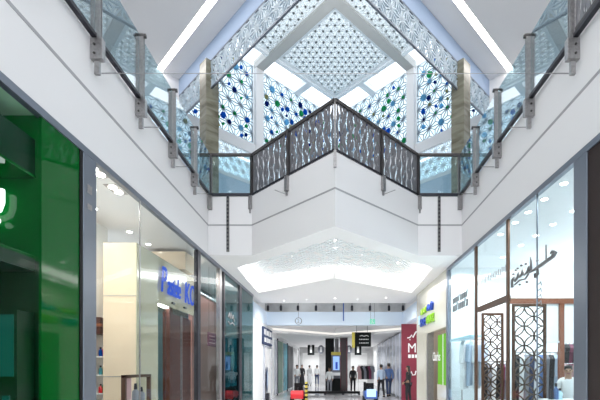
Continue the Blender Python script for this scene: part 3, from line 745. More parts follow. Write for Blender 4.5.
# garments on rails inside the right shop
def garment(x, y, ztop, w, hgt, mk, label, group, facing=0):
    t = root('hanging_garment', (x, y, ztop), label, 'garment', group)
    T = Matrix.Translation((x, y, ztop)) @ Matrix.Rotation(facing, 4, 'Z')
    mb = MB(T)
    out = [(-.08 * w / .4, 0), (-.5 * w, -.09), (-.62 * w, -.45 * hgt), (-.42 * w, -.46 * hgt), (-.36 * w, -.2 * hgt), (-.42 * w, -hgt), (.42 * w, -hgt * .98), (.36 * w, -.2 * hgt), (.42 * w, -.46 * hgt), (.62 * w, -.45 * hgt), (.5 * w, -.09), (.08 * w / .4, 0)]
    # front and back sheets with folds
    f = [mb.pt(a, -.05 - .02 * math.sin(k * 2.1), b) for k, (a, b) in enumerate(out)]; g = [mb.pt(a, .05, b) for a, b in out]
    mb.f += [f, g[::-1]] + [[f[k], f[(k + 1) % 12], g[(k + 1) % 12], g[k]] for k in range(12)]
    mb.build('cloth', M[mk], t)
    MB(T).tube([(-.3 * w, 0, -.04), (0, 0, .05), (.3 * w, 0, -.04)], .007, 5).build('hanger', M['steel'], t)
    return t
def rail_of(xs, y, z, legs, label):
    t = root('garment_rail', (sum(xs) / 2, y, 0), label, 'clothes rail')
    MB().tube([(xs[0], y, z), (xs[1], y, z)], .014, 8).build('bar', M['steel'], t)
    for x in legs: MB().tube([(x, y, 0), (x, y, z)], .014, 8).build('leg', M['steel'], t)
xs = (X(488, 10.6), X(512, 10.6))
rail_of((X(482, 10.6), X(510, 10.6)), 10.6, 1.75, (X(483, 10.6), X(509, 10.6)), 'clothes rail behind the doorway lattice screen on the right')
for k, mk in enumerate(('blackcloth', 'greycloth', 'whitecloth', 'blackcloth', 'burg', 'greycloth')):
    garment(X(485 + k * 4.2, 10.6), 10.6, 1.69, .34, .95, mk, f'{mk.replace("cloth", "").replace("burg", "burgundy")} garment, {ORD[k]} from the left on the rail behind the doorway screen', 'garments behind the doorway screen', 1.3)
rail_of((X(513, 9.6), X(558, 9.6)), 9.6, 1.95, (X(514, 9.6), X(557, 9.6)), 'clothes rail behind the petal screen in the right shop window')
for k, mk in enumerate(('blackcloth', 'whitecloth', 'greycloth', 'navy', 'whitecloth', 'bluecloth', 'greycloth', 'blackcloth', 'ltblue_cloth')):
    garment(X(516 + k * 4.9, 9.6), 9.6, 1.89, .36, 1.15, mk, f'{ {"ltblue_cloth": "pale blue"}.get(mk, mk.replace("cloth", "")) } garment, {ORD[k]} from the left on the rail behind the window screen', 'garments behind the window screen', 1.25)
rail_of((X(563, 9.5), X(590, 9.5)), 9.5, 2.2, (X(563.6, 9.5), X(589, 9.5)), 'high clothes rail beside the orange timber upright in the right shop')
for k, mk in enumerate(('blackcloth', 'burg', 'blackcloth', 'navy')):
    garment(X(566 + k * 3.6, 9.5), 9.5, 2.14, .34, .45, mk, f'short {mk.replace("cloth", "").replace("burg", "burgundy")} top, {ORD[k]} from the timber upright on the high rail', 'tops on the high rail', 1.2)
for k, mk in enumerate(('pinkcloth', 'burg', 'pinkcloth')):
    garment(X(567 + k * 4.4, 9.8), 9.8, 1.68, .34, .75, mk, f'{"dusty pink" if mk == "pinkcloth" else "burgundy"} garment under the high rail, {ORD[k]} from the left', 'pink garments under the rail', .3)
rail_of((X(566, 9.8), X(580, 9.8)), 9.8, 1.74, (X(566, 9.8), X(580, 9.8)), 'low clothes rail of pink garments near the salesman')
# far right window: white garments
rail_of((3.45, 4.1), 10.9, 2.35, (3.46, 4.09), 'clothes rail of white garments in the bluish right window')
for k in range(4): garment(3.52 + k * .17, 10.9, 2.29, .34, 1.3 - .1 * (k % 2), 'whitecloth' if k % 2 == 0 else 'ltblue_cloth', f'{"white" if k % 2 == 0 else "pale blue"} long garment, {ORD[k]} from the glass in the bluish right window', 'white garments in the bluish window', .8)
tag(MB().box(W + .02, W + .3, 9.6, 11.4, 2.32, 2.38).build('glass_shelf', M['ltblue'], bevel=.004), 'pale ledge shelf behind the bluish right window', 'shelf')
t = root('cash_counter', (4.7, 8.1, 0), 'pale sales counter in front of the salesman in the right shop', 'counter')
box('counter_body', M['shopblue'], 4.15, 5.3, 7.75, 8.1, 0, .92, t); box('counter_top', M['shopwhite'], 4.12, 5.35, 7.7, 8.15, .92, .96, t)
for k, (px, hh, mk) in enumerate(((551, .20, 'dark'), (556, .26, 'bluecloth'), (560, .16, 'ltblue'))):
    bottle(f'{["dark", "blue", "pale"][k]} bottle on the sales counter, {ORD[k]} from the left', X(px, 7.9), 7.9, .96, hh + .06, .045, mk, 'bottles on the counter')
# script sign on the right glass
t = root('script_sign', (W - .03, 6.6, 3.2), 'dark metal calligraphic sign on the nearest right window glass', 'sign')
T = RIGHT(W - .025, 7.28, 3.17) @ Matrix.Diagonal((1, .78, 1, 1))
mb = MB(T)
mb.tube([(.0, -.16, 0), (.0, .02, 0), (.08, .05, 0), (.12, -.04, 0), (.22, .02, 0), (.26, .10, 0), (.30, -.0, 0), (.38, .03, 0), (.42, .12, 0), (.47, .0, 0), (.58, .03, 0), (.64, .12, 0), (.68, .0, 0)], .026, 6)
mb.tube([(.64, .0, 0), (.8, .0, 0), (1.0, .03, 0), (1.2, .06, 0), (1.36, .08, 0), (1.42, .14, 0), (1.36, .19, 0), (1.3, .16, 0)], [.02, .03, .035, .035, .035, .035, .03, .02], 6)
mb.tube([(.70, .02, 0), (.70, .30, 0)], .02, 6); mb.tube([(1.17, .06, 0), (1.17, .38, 0)], .012, 6)
mb.tube([(.90, .02, 0), (.92, -.12, 0), (.84, -.16, 0), (.84, -.08, 0)], .024, 6); mb.tube([(.10, -.12, 0), (.3, -.07, 0), (.5, -.10, 0), (.62, -.02, 0)], .018, 6)
mb.build('script_stroke', M['darkletter'], t, True)
mb = MB(T)
for u, v in ((.15, .2), (.22, .22), (.36, .24), (.52, .22), (.05, .14), (.3, -.17), (.56, -.18), (.9, .16)): mb.ball((u, v, 0), .024, 8, 5)
mb.build('script_dot', M['darkletter'], t, True)
t = root('small_text_decal', (W - .006, 6.3, 2.6), 'small upright dark lettering mark on the right window glass below the script sign', 'sign')
T = RIGHT(W - .004, 6.38, 2.62)
mb = MB(T)
for k in range(5):
    MB(T).tube([(0, .3 - k * .1, 0), (.07, .33 - k * .1, 0), (.09, .26 - k * .1, 0)], .008, 5).build('mark', M['greyletter'], t)
t = root('italic_sign', (W - .03, 10.3, 3.2), 'grey two line italic lettering on the bluish right window glass', 'sign')
T = RIGHT(W - .02, 11.0, 3.24) @ Matrix.Diagonal((.8, .7, 1, 1))
for r, (v, sz) in enumerate(((.12, .26), (-.2, .3))):
    mb = MB(T)
    for k in range(8):
        u = .08 + k * .2
        if (k + r) % 4 == 3: mb.tube([(u, v, 0), (u + .06, v + sz, 0)], .022, 5)
        else: mb.tube([(u, v, 0), (u + .03, v + sz * .8, 0), (u + .11, v + sz * .75, 0), (u + .09, v + .02, 0), (u + .02, v, 0)], .02, 5)
    mb.build('letter_row', M['greyletter'], t)
t = root('dotted_decal', (W - .006, 8.4, 3.5), 'thin row of small grey marks on the glass above the right lattice doorway', 'decal')
for k in range(18): MB(RIGHT(W - .004, 9.1, 3.48)).box(.04 + k * .085, .075 + k * .085, -.03 - .02 * (k % 3), .04 + .02 * (k % 2), 0, .003).build('mark', M['greyletter'], t)
# cream shop at the far right
struct(box('wall_cream', M['creamwall'], W, W + .25, 11.68, 15.9, 2.78, ZC)); struct(box('wall_cream_far', M['creamwall'], W, W + .25, 14.15, 15.9, 0, 2.78))
struct(box('wall_cream_end', M['creamwall'], W + .25, 6, 15.8, 15.9, 0, ZC)); struct(box('wall_cream_back', M['maroon'], 4.9, 5, 11.65, 15.8, 0, ZC))
struct(box('trim_jamb', M['steel'], W - .01, W + .2, 13.98, 14.15, 0, 2.78))
t = root('lime_poster', (W + .1, 12.2, 0), 'lime green poster panel standing in the cream shop doorway', 'poster')
box('poster_board', M['green_poster'], W + .08, W + .12, 11.72, 12.95, 1.05, 2.62, t); box('poster_stripe', M['lettering'], W + .075, W + .08, 12.3, 12.36, 1.05, 2.62, t)
box('poster_foot', M['creamwall'], W + .06, W + .16, 11.72, 12.95, 0, 1.05, t)
text('word', 'Clarks', .42, .004, RIGHT(W + .07, 13.6, 1.80), M['lettering'], t, sx=.9)
t = root('shop_sign', (W - .03, 13.4, 3.2), 'green and blue block lettering on the cream wall at right', 'sign')
T = RIGHT(W - .025, 15.35, 3.2)
MB(T).box(0, .22, .02, .34, 0, .03).build('icon_block', M['ltblue'], t)
text('letter_row', 'SHOE', .40, .025, T @ Matrix.Translation((.32, -.10, .02)), M['blue_block'], t, sx=.82)
text('letter_row', 'CHOICE', .40, .025, T @ Matrix.Translation((1.35, -.10, .02)), M['green_block'], t, sx=.68)
mb = MB(T); 
mb.tube([(.45, .34, .02), (.55, .5, .02), (.68, .34, .02), (.82, .36, .02), (.9, .5, .02), (1.0, .36, .02), (1.15, .36, .02), (1.25, .52, .02)], .04, 6); mb.build('script_stroke', M['green_block'], t)
mb = MB(T)
mb.tube([(1.5, .36, .02), (1.62, .52, .02), (1.78, .36, .02), (1.95, .38, .02), (2.08, .56, .02), (2.2, .5, .02), (2.12, .3, .02)], .05, 6); mb.build('script_stroke', M['blue_block'], t)

struct(box('trim_seam_right', M['gunmetal'], W - .004, W + .014, 6.43, 6.45, .05, 4.37)); struct(box('trim_seam_left', M['steel'], -W - .014, -W + .004, 6.66, 6.68, .05, 4.37))
# downlights
def downlight(x, y, z, label, group, sq=False, rr=.052):
    t = root('downlight', (x, y, z), label, 'downlight', group)
    if sq:
        for k, dy in enumerate((-.09, .09)): MB().lathe((x, y + dy, z - .02), [(.06, 0), (.06, .015)], 14).build('lamp', M['downlight'], t)
        box('bezel', M['steel'], x - .1, x + .1, y - .19, y + .19, z - .006, z, t)
    else:
        MB().lathe((x, y, z - .014), [(rr, 0), (rr, .012)], 16).build('lamp', M['downlight'], t)
        MB().lathe((x, y, z - .008), [(rr * 1.28, 0), (rr * 1.28, .008)], 16).build('bezel', M['white'], t)
for k, (x, y) in enumerate(((-3.48, 5.85), (-3.53, 6.44))): downlight(x, y, ZC, f'twin ceiling spotlight just inside the left shop glass, {ORD[k]} from the near pier', 'left shop twin spots', True)
for k, (x, y) in enumerate(((-4.34, 7.2), (-4.34, 8.45), (-4.34, 9.3))): downlight(x, y, ZC, f'round ceiling downlight in the left shop, {ORD[k]} from the near end', 'left shop downlights', False)
for k, y in enumerate((6.22, 6.80, 7.37, 7.9, 8.6)): downlight(3.56, y, ZC, f'round ceiling downlight along the right shop glass, {ORD[k]} from the near end', 'right shop downlights by the glass')
for k, y in enumerate((7.32, 8.0, 8.68, 9.37, 10.4)): downlight(4.36, y, ZC, f'round ceiling downlight in the inner row of the right shop, {ORD[k]} from the near end', 'right shop downlights, inner row')
for k, (x, y) in enumerate(((0, 16.6), (-1.2, 16.9), (.95, 16.9), (-2.2, 17.2), (2.1, 16.5))): downlight(x, y, ZC, rr=.02, label=f'small ceiling downlight beyond the glowing tray under the bridge, at {["the middle", "left of the middle", "right of the middle", "the far left", "the far right"][k]}', group='downlights beyond the tray')

# ------------------------------------------------------------------ hall beyond the bridge
yb2 = 19.1
struct(box('wall_band_front', M['band'], -3.6, 3.6, yb2, yb2 + .3, 3.6, 4.23))
struct(box('wall_band_left', M['band'], -W - .3, -W, 15.96, yb2, 3.6, 4.23)); struct(box('wall_band_right', M['band'], W, W + .3, 15.96, yb2, 3.6, 4.23))
struct(box('wall_band_shade', M['greyst_shade'], -3.6, 3.6, yb2 + .6, yb2 + .7, 4.0, 5.6))  # meant as unlit white paint; its shade is put into the grey
struct(box('ceiling_void', M['ceil_low'], -9, 9, YB, 20.5, 5.4, 5.5))
struct(box('wall_void_left', M['ceil_low'], -W - .3, -W - .2, 15.96, 20.5, 4.23, 5.4)); struct(box('wall_void_right', M['ceil_low'], W + .2, W + .3, 15.96, 20.5, 4.23, 5.4))
for k, px in enumerate((268, 281, 298, 316, 334, 352, 370, 389, 403)):
    y = 18.5; x = X(px, y)
    t = root('pendant_spot', (x, y, 5.4), f'dark pendant spotlight hanging above the pale blue beam, {ORD[k]} from the left', 'pendant light', 'pendant spots')
    MB().tube([(x, y, 5.4), (x, y, 4.45)], .012, 6).build('rod', M['dark'], t); MB().lathe((x, y, 4.2), [(.05, 0), (.06, .03), (.06, .22), (.02, .26)], 12).build('lamp_body', M['dark'], t)
# sign pendants: round gate sign, exit sign
y = 18.8; x = X(298.5, y)
t = root('round_sign', (x, y, 3.8), 'small round grey numbered sign hanging before the pale blue beam', 'sign')
z = Z(321, y)
T = FACE(x, y, z)
ring = [(.15 * math.cos(2 * math.pi * k / 24), .15 * math.sin(2 * math.pi * k / 24), 0) for k in range(24)]
MB(T).tube(ring, .018, 6, True).build('ring', M['greyletter'], t); text('digit', '2', .24, .006, T @ Matrix.Translation((-.07, -.085, 0)), M['greyletter'], t)
MB(T).tube([(0, .15, 0), (0, 1.6, 0)], .006, 5).build('rod', M['dark'], t)
x = X(372.5, y); z = Z(321.5, y); T = FACE(x, y, z)
t = root('exit_sign', (x, y, z), 'small green square exit sign hanging on two rods', 'sign')
MB(T).box(-.12, .12, -.12, .12, -.015, .015).build('sign_plate', M['exit_green'], t)
mb = MB(T); mb.tube([(-.04, .05, .017), (0, -.02, .017), (-.05, -.08, .017)], .012, 5); mb.tube([(0, -.02, .017), (.05, -.08, .017)], .012, 5); mb.ball((0.01, .075, .018), .02, 8, 5); mb.build('running_figure', M['lettering'], t)
mb = MB(T)
for u in (-.09, .09): mb.tube([(u, .12, 0), (u, 1.6, 0)], .006, 5)
mb.build('rod', M['dark'], t)
x = X(343.5, 18.7)
tag(MB().tube([(x, 18.7, 3.75), (x, 18.7, 5.4)], .03, 8).build('drop_rod', M['blue']), 'thin blue grey rod hanging in front of the pale beam at the centre', 'rod')
# ceilings beyond with chevron cove
def chev(y0, w): return [(0, y0), (w, y0 - w), (-w, y0 - w)]
struct(plate([(-5, 19.4), (5, 19.4), (0, 24.4)], [], 3.95, 'ceiling_far_high', M['ceil_low']))
mb = MB(); wallstrip(mb, (-5.2, 19.1), (0, 24.3), 3.54, 3.66); wallstrip(mb, (0, 24.3), (5.2, 19.1), 3.54, 3.66)
t = root('chevron_cove', (0, 24.3, 3.44), 'bright chevron cove light line across the ceiling of the far hall', 'ceiling light')
mb.v = mb.v; mb.build('cove_face', M['warmcove'], t)
mb = MB(); wallstrip(mb, (-5.2, 19.1), (0, 24.3), 3.42, 3.54); wallstrip(mb, (0, 24.3), (5.2, 19.1), 3.42, 3.54); mb.build('cove_lip', M['ceil_low'], t)
mb = MB(); wallstrip(mb, (-5.2, 19.1), (0, 24.3), 3.66, 3.96); wallstrip(mb, (0, 24.3), (5.2, 19.1), 3.66, 3.96); mb.build('cove_riser', M['ceil_low'], t)
struct(plate([(-6, 19.4), (-5.0, 19.3), (0, 24.3), (5.0, 19.3), (6, 19.4), (6, 44), (-6, 44)], [], 3.42, 'ceiling_far', M['ceil_low']))
# left far wall
struct(box('wall_hall_left', M['shopwhite'], -3.8, -W - .02, 15.97, 38, 0, 3.6))
struct(box('wall_hall_right', M['shopwhite'], 3.5, 3.7, 19.1, 38, 0, 3.6))
def onleft(px0, px1, r0, r1):
    y0, y1 = -W * F / (px0 - VX), -W * F / (px1 - VX); ym = (y0 + y1) / 2
    return y0, y1, Z(r1, ym), Z(r0, ym)
t = root('dark_wall_sign', (-W, 18.9, 2.9), 'dark blue grey sign with pale lettering high on the left wall beyond the glass', 'sign')
y0, y1 = 17.85, 20.3
box('sign_board', M['navy'], -W - .02, -W + .06, y0, y1, 2.63, 3.42, t)
mb = MB(LEFT(-W + .062, y0, 2.63))
for u, v, w_, h_ in ((.15, .45, .3, .25), (.55, .42, .12, .3), (.8, .45, .5, .22), (1.4, .42, .14, .3), (1.7, .45, .5, .24), (.2, .12, .5, .2), (.85, .1, .2, .24), (1.2, .12, .7, .2), (2.05, .1, .2, .22)): mb.box(u, u + w_, v, v + h_, 0, .01)
mb.build('letter_row', M['lettering'], t)
t = root('white_door', (-W, 19.4, 0), 'plain white double service door on the left wall beyond the glass', 'door')
for a, b in ((18.3, 19.25), (19.28, 20.2)): box('door_leaf', M['lettering'], -W - .02, -W + .04, a, b, .02, 2.5, t)
mb = MB()
for a, b, c, d in ((18.2, 18.3, 0, 2.6), (20.2, 20.3, 0, 2.6), (18.3, 20.2, 2.5, 2.6)): mb.box(-W - .02, -W + .06, a, b, c, d)
mb.build('door_frame', M['frost'], t)
t = root('oval_poster', (-W + .1, 18.6, .6), 'dark blue oval standee figure in front of the white door', 'standee')
mb = MB(LEFT(-W + .10, 18.55, 1.0)); mb.ball((0, 0, 0), (.22, .62, .03), 18, 10); mb.build('oval_board', M['navy'], t, True)
mb = MB(LEFT(-W + .13, 18.55, 1.0)); mb.ball((0, 0, 0), (.12, .42, .015), 14, 8); mb.build('print', M['ltblue_cloth'], t, True)
box('foot', M['dark'], -W + .05, -W + .2, 18.4, 18.7, 0, .39, t)
for k, (a, b, mk, lab) in enumerate(((21.6, 22.4, 'frost', 'pale grey wall panel left of the green poster in the far hall'), (22.8, 24.6, 'greenwall', 'dark green poster panel on the far left wall'), (25.2, 27.0, 'teal', 'dark teal shop window on the far left wall'), (27.6, 30.5, 'dark', 'dark shop window on the far left wall beyond the teal one'), (31.2, 35, 'greyst_shade', 'grey shop window farthest along the left wall'))):
    t = root('wall_panel', (-W, (a + b) / 2, 0), lab, 'panel')
    box('panel_face', M[mk], -W - .01, -W + .03, a, b, .1, 3.1, t)
    box('panel_edge', M['lettering'] if k % 2 else M['dark'], -W - .01, -W + .06, b, b + .12, 0, 3.2, t)
# right: maroon hoarding and frosted wall
t = root('maroon_hoarding', (3.9, 18.6, 0), 'maroon hoarding with white lettering beyond the cream wall on the right', 'hoarding')
box('board', M['maroon'], 3.1, 5.2, 18.6, 18.75, 0, 3.6, t)
text('letter_row', 'MUJI', .62, .01, FACE(3.36, 18.59, 2.28), M['lettering'], t, sx=.9)
mb = MB(FACE(3.4, 18.585, 2.02)); 
for u in range(4): mb.box(u * .16, u * .16 + .12, 0, .16, 0, .005); 
mb.build('small_lettering', M['lettering'], t)
mb = MB(FACE(3.36, 18.58, 2.95)); mb.tube([(0, 0, 0), (.12, .02, 0), (.2, .14, 0), (.26, .02, 0), (.36, .22, 0), (.42, .3, 0)], .03, 6); mb.tube([(.1, -.08, 0), (.14, -.08, 0)], .025, 6); mb.build('script_stroke', M['lettering'], t)
mb = MB(FACE(3.5, 18.58, 1.18)); mb.tube([(0, 0, 0), (.06, .22, 0), (.1, .05, 0), (.22, .06, 0), (.26, .24, 0)], .03, 6); mb.build('script_stroke', M['lettering'], t)
t = root('frosted_wall', (3.2, 24, 0), 'pale frosted glass wall panels along the right of the far hall', 'glass wall')
for k in range(9):
    a = 19.0 + k * 1.3; MB().box(3.28, 3.32, a, a + 1.24, .1, 3.3).build('panel', M['frost'], t)
mb = MB()
for k in range(10): a = 18.95 + k * 1.3; mb.box(3.26, 3.34, a - .02, a + .05, 0, 3.35)
mb.build('mullion', M['frost'], t)
# far department store front
yw = 37.0
struct(MB().box(-4, -3.0, yw, yw + .3, 0, 3.42).box(-1.45, 1.45, yw, yw + .3, 0, 3.42).box(3.0, 4, yw, yw + .3, 0, 3.42).box(-3.0, -1.45, yw, yw + .3, 2.9, 3.42).box(1.45, 3.0, yw, yw + .3, 2.9, 3.42).build('wall_store', M['greyst_shade']))
struct(box('wall_store_back', M['shopwhite'], -4, 4, 43.9, 44, 0, 3.42)); struct(box('wall_store_left', M['shopwhite'], -4.1, -4, yw, 44, 0, 3.42)); struct(box('wall_store_right', M['shopwhite'], 4, 4.1, yw, 44, 0, 3.42))
for k, px in enumerate((311, 353)):
    y = 33; x = X(px + (0 if k == 0 else 5), y)
    n = 'left' if k == 0 else 'right'
    t = root('black_hanging_sign', (x, y, 3.0), f'small black square sign with white glyph hanging before the {n} far store doorway', 'sign', 'small black signs')
    T = FACE(x, y, Z(349, y)); MB(T).box(-.28, .28, -.5, .5, -.03, .03).build('plate', M['signblack'], t)
    mb = MB(T); mb.box(-.08, .08, -.3, .2, .03, .04); mb.ball((0, .3, .03), .08, 8, 5); mb.build('glyph', M['lettering'], t)
    MB(T).tube([(0, .5, 0), (0, .4 + 3.42 - Z(349, y), 0)], .015, 5).build('rod', M['dark'], t)
    x = X(321 if k == 0 else 349, y)
    t = root('round_hanging_sign', (x, y, 3.0), f'small round dark sign beside the {n} far store doorway', 'sign', 'small round signs')
    T = FACE(x, y, Z(349.5, y)); mb = MB(T); mb.prism([(.27 * math.cos(2 * math.pi * q / 20), .36 * math.sin(2 * math.pi * q / 20)) for q in range(20)], -.03, .03); mb.build('plate', M['greycloth'], t)
    mb = MB(T); mb.box(-.06, .06, -.2, .2, .03, .04); mb.build('glyph', M['lettering'], t)
    MB(T).tube([(0, .36, 0), (0, 3.42 - Z(349.5, y), 0)], .015, 5).build('rod', M['dark'], t)
# directory sign
y = 22; T = FACE(X(362, y), y, Z(339.5, y))
t = root('directory_sign', tuple(T.translation), 'black hanging directory sign with yellow edge and pale text lines', 'sign')
hw = 9 * y / F; hh = 7.2 * y / F
MB(T).box(-hw + .1, hw, -hh, hh, -.05, .05).build('sign_board', M['signblack'], t, bevel=.01); MB(T).box(-hw - .06, -hw + .1, -hh - .06, hh, -.05, .055).build('yellow_edge', M['yellow'], t)
mb = MB(T); 
mb.tube([(-.12, .18, .055), (0, .22, .055), (.1, .17, .055), (.25, .22, .055), (.36, .17, .055)], .016, 5)
for v in (-.02, -.22):
    for q in range(6): mb.box(-.15 + q * .09, -.10 + q * .09, v, v + .05, .05, .056)
mb.build('letter_row', M['lettering'], t)
mb = MB(T)
for u in (-.3, .3): mb.tube([(u, hh, 0), (u, 3.95 - T.translation.z, 0)], .01, 5)
mb.build('rod', M['dark'], t)
# dark columns and kiosk
t = root('dark_column', (X(329.5, 25.6), 25.6, 0), 'black square column left of the blue screen kiosk in the far hall', 'column')
box('shaft', M['black'], X(325.5, 25.6), X(334, 25.6), 25.4, 25.9, .1, 3.42, t); box('plinth', M['steel'], X(325, 25.6), X(334.5, 25.6), 25.38, 25.92, 0, .1, t)
t = root('dark_column', (X(343.5, 25.2), 25.2, 0), 'dark maroon column right of the blue screen kiosk in the far hall', 'column')
box('shaft', paint('dark_maroon_stone', (.035, .005, .009), .3), X(340, 25.2), X(347.5, 25.2), 25.0, 25.5, .1, 3.42, t); box('plinth', M['steel'], X(339.5, 25.2), X(348, 25.2), 24.98, 25.52, 0, .1, t)
mb = MB()
for px in (340.6, 346.9): mb.box(X(px, 25.2) - .02, X(px, 25.2) + .02, 24.98, 25.0, .3, 3.2)
mb.build('inlay_line', M['maroon'], t)
tag(MB().tube([(X(336.8, 26), 26, 2.5), (X(336.8, 26), 26, 3.42)], .12, 12).build('grey_post', M['steel']), 'short grey post behind the kiosk between the dark columns', 'post')
y = 24.4; xa, xb = X(331.5, y), X(340.3, y)
t = root('screen_kiosk', ((xa + xb) / 2, y, 0), 'dark kiosk with a glowing blue screen and yellow top between two dark columns', 'kiosk')
box('kiosk_body', M['greycloth'], xa, xb, y, y + .4, .9, Z(355, y), t, .01); box('yellow_cap', M['yellow'], xa - .02, xb + .02, y - .03, y + .43, Z(355, y), Z(352, y), t)
box('screen', M['screen'], xa + .1, xb - .06, y - .012, y, Z(370, y), Z(356.5, y), t); box('screen_figure', M['screendark'], xa + .24, xb - .16, y - .018, y - .012, Z(369, y), Z(362, y), t)
box('counter', M['lettering'], X(327.5, y), X(340, y), y - .3, y + .4, Z(375.5, y), Z(372.5, y), t); box('base', M['signblack'], xa - .1, xb, y - .1, y + .4, 0, .9, t)
# low dark planter strip
t = root('low_barrier', (0, 22.8, 0), 'long low black barrier across the floor of the far hall', 'barrier')
box('barrier_rail', M['black'], X(306, 23.2), X(360, 23.2), 23.1, 23.3, .06, .2, t, .01)
for px in (307, 325, 343, 359): box('foot', M['dark'], X(px, 23.2) - .06, X(px, 23.2) + .06, 23.0, 23.4, 0, .06, t)
# ride-on cars
def ride_car(cx, cy, body, label, extra):
    t = root('ride_on_car', (cx, cy, 0), label, 'ride-on car', 'ride-on toy cars')
    T = Matrix.Translation((cx, cy, 0))
    mb = MB(T); prof = [(-.55, .18), (.55, .18), (.6, .32), (.52, .46), (.2, .5), (.05, .52), (-.5, .55), (-.58, .4)]
    a = [mb.pt(-.28, u, v) for u, v in prof]; b = [mb.pt(.28, u, v) for u, v in prof]; n = len(prof)
    mb.f += [a, b[::-1]] + [[a[k], a[(k + 1) % n], b[(k + 1) % n], b[k]] for k in range(n)]
    mb.build('car_body', M[body], t, bevel=.03)
    for sx in (-1, 1):
        for yy in (-.36, .36):
            MB(T).tube([(sx * .22, yy, .14), (sx * .31, yy, .14)], .14, 16).build('wheel', M['black'], t)
    MB(T).box(-.2, .2, .26, .34, .48, .86).build('seat_back', M['black'], t, bevel=.02)
    MB(T).tube([(0, -.1, .5), (0, .0, .68)], .02, 8).build('steering_column', M['dark'], t)
    mb = MB(T); mb.tube([(.11 * math.cos(q * math.pi / 6), .0 + .05 * math.sin(q * math.pi / 6), .69 + .09 * math.sin(q * math.pi / 6)) for q in range(12)], .014, 6, True); mb.build('steering_wheel', M['black'], t)
    extra(T, t)
def ex1(T, t):
    p = MB(T).box(.34, .44, -.3, .2, .1, .92).build('stripe_post', M['yellow'], t); mb = MB(T)
    for k in range(4): mb.box(.335, .445, -.302, .202, .2 + k * .19, .28 + k * .19)
    mb.build('black_stripe', M['black'], p)
def ex2(T, t):
    MB(T).box(-.2, .2, -.70, -.6, .28, .62).build('lit_panel', M['scr2'], t); MB(T).box(-.3, -.2, -.1, .0, .5, .92).build('side_pillar', M['black'], t)
ride_car(X(298, 18.3), 18.3, 'red', 'red ride-on toy car with a yellow and black striped post', ex1)
ride_car(X(370, 18.3), 18.3, 'blue', 'blue ride-on toy car with a lit panel on its nose', ex2)

# ------------------------------------------------------------------ people
def skin_mesh(name, joints, edges, mat, parent, levels=1):
    me = bpy.data.meshes.new(name); me.from_pydata([tuple(j[0]) for j in joints], edges, [])
    o = bpy.data.objects.new(name, me); COL.objects.link(o)
    sk = o.modifiers.new('s', 'SKIN'); sk.use_smooth_shade = True
    for k, j in enumerate(joints):
        r = j[1] if isinstance(j[1], tuple) else (j[1], j[1]); me.skin_vertices[0].data[k].radius = r
    me.skin_vertices[0].data[0].use_root = True
    ss = o.modifiers.new('u', 'SUBSURF'); ss.levels = levels; ss.render_levels = levels
    dg = bpy.context.evaluated_depsgraph_get(); m2 = bpy.data.meshes.new_from_object(o.evaluated_get(dg)); bpy.data.objects.remove(o)
    m2.materials.clear(); m2.materials.append(mat); m2.name = name
    o = bpy.data.objects.new(name, m2); COL.objects.link(o); o.parent = parent; o['_o'] = (0, 0, 0); return o
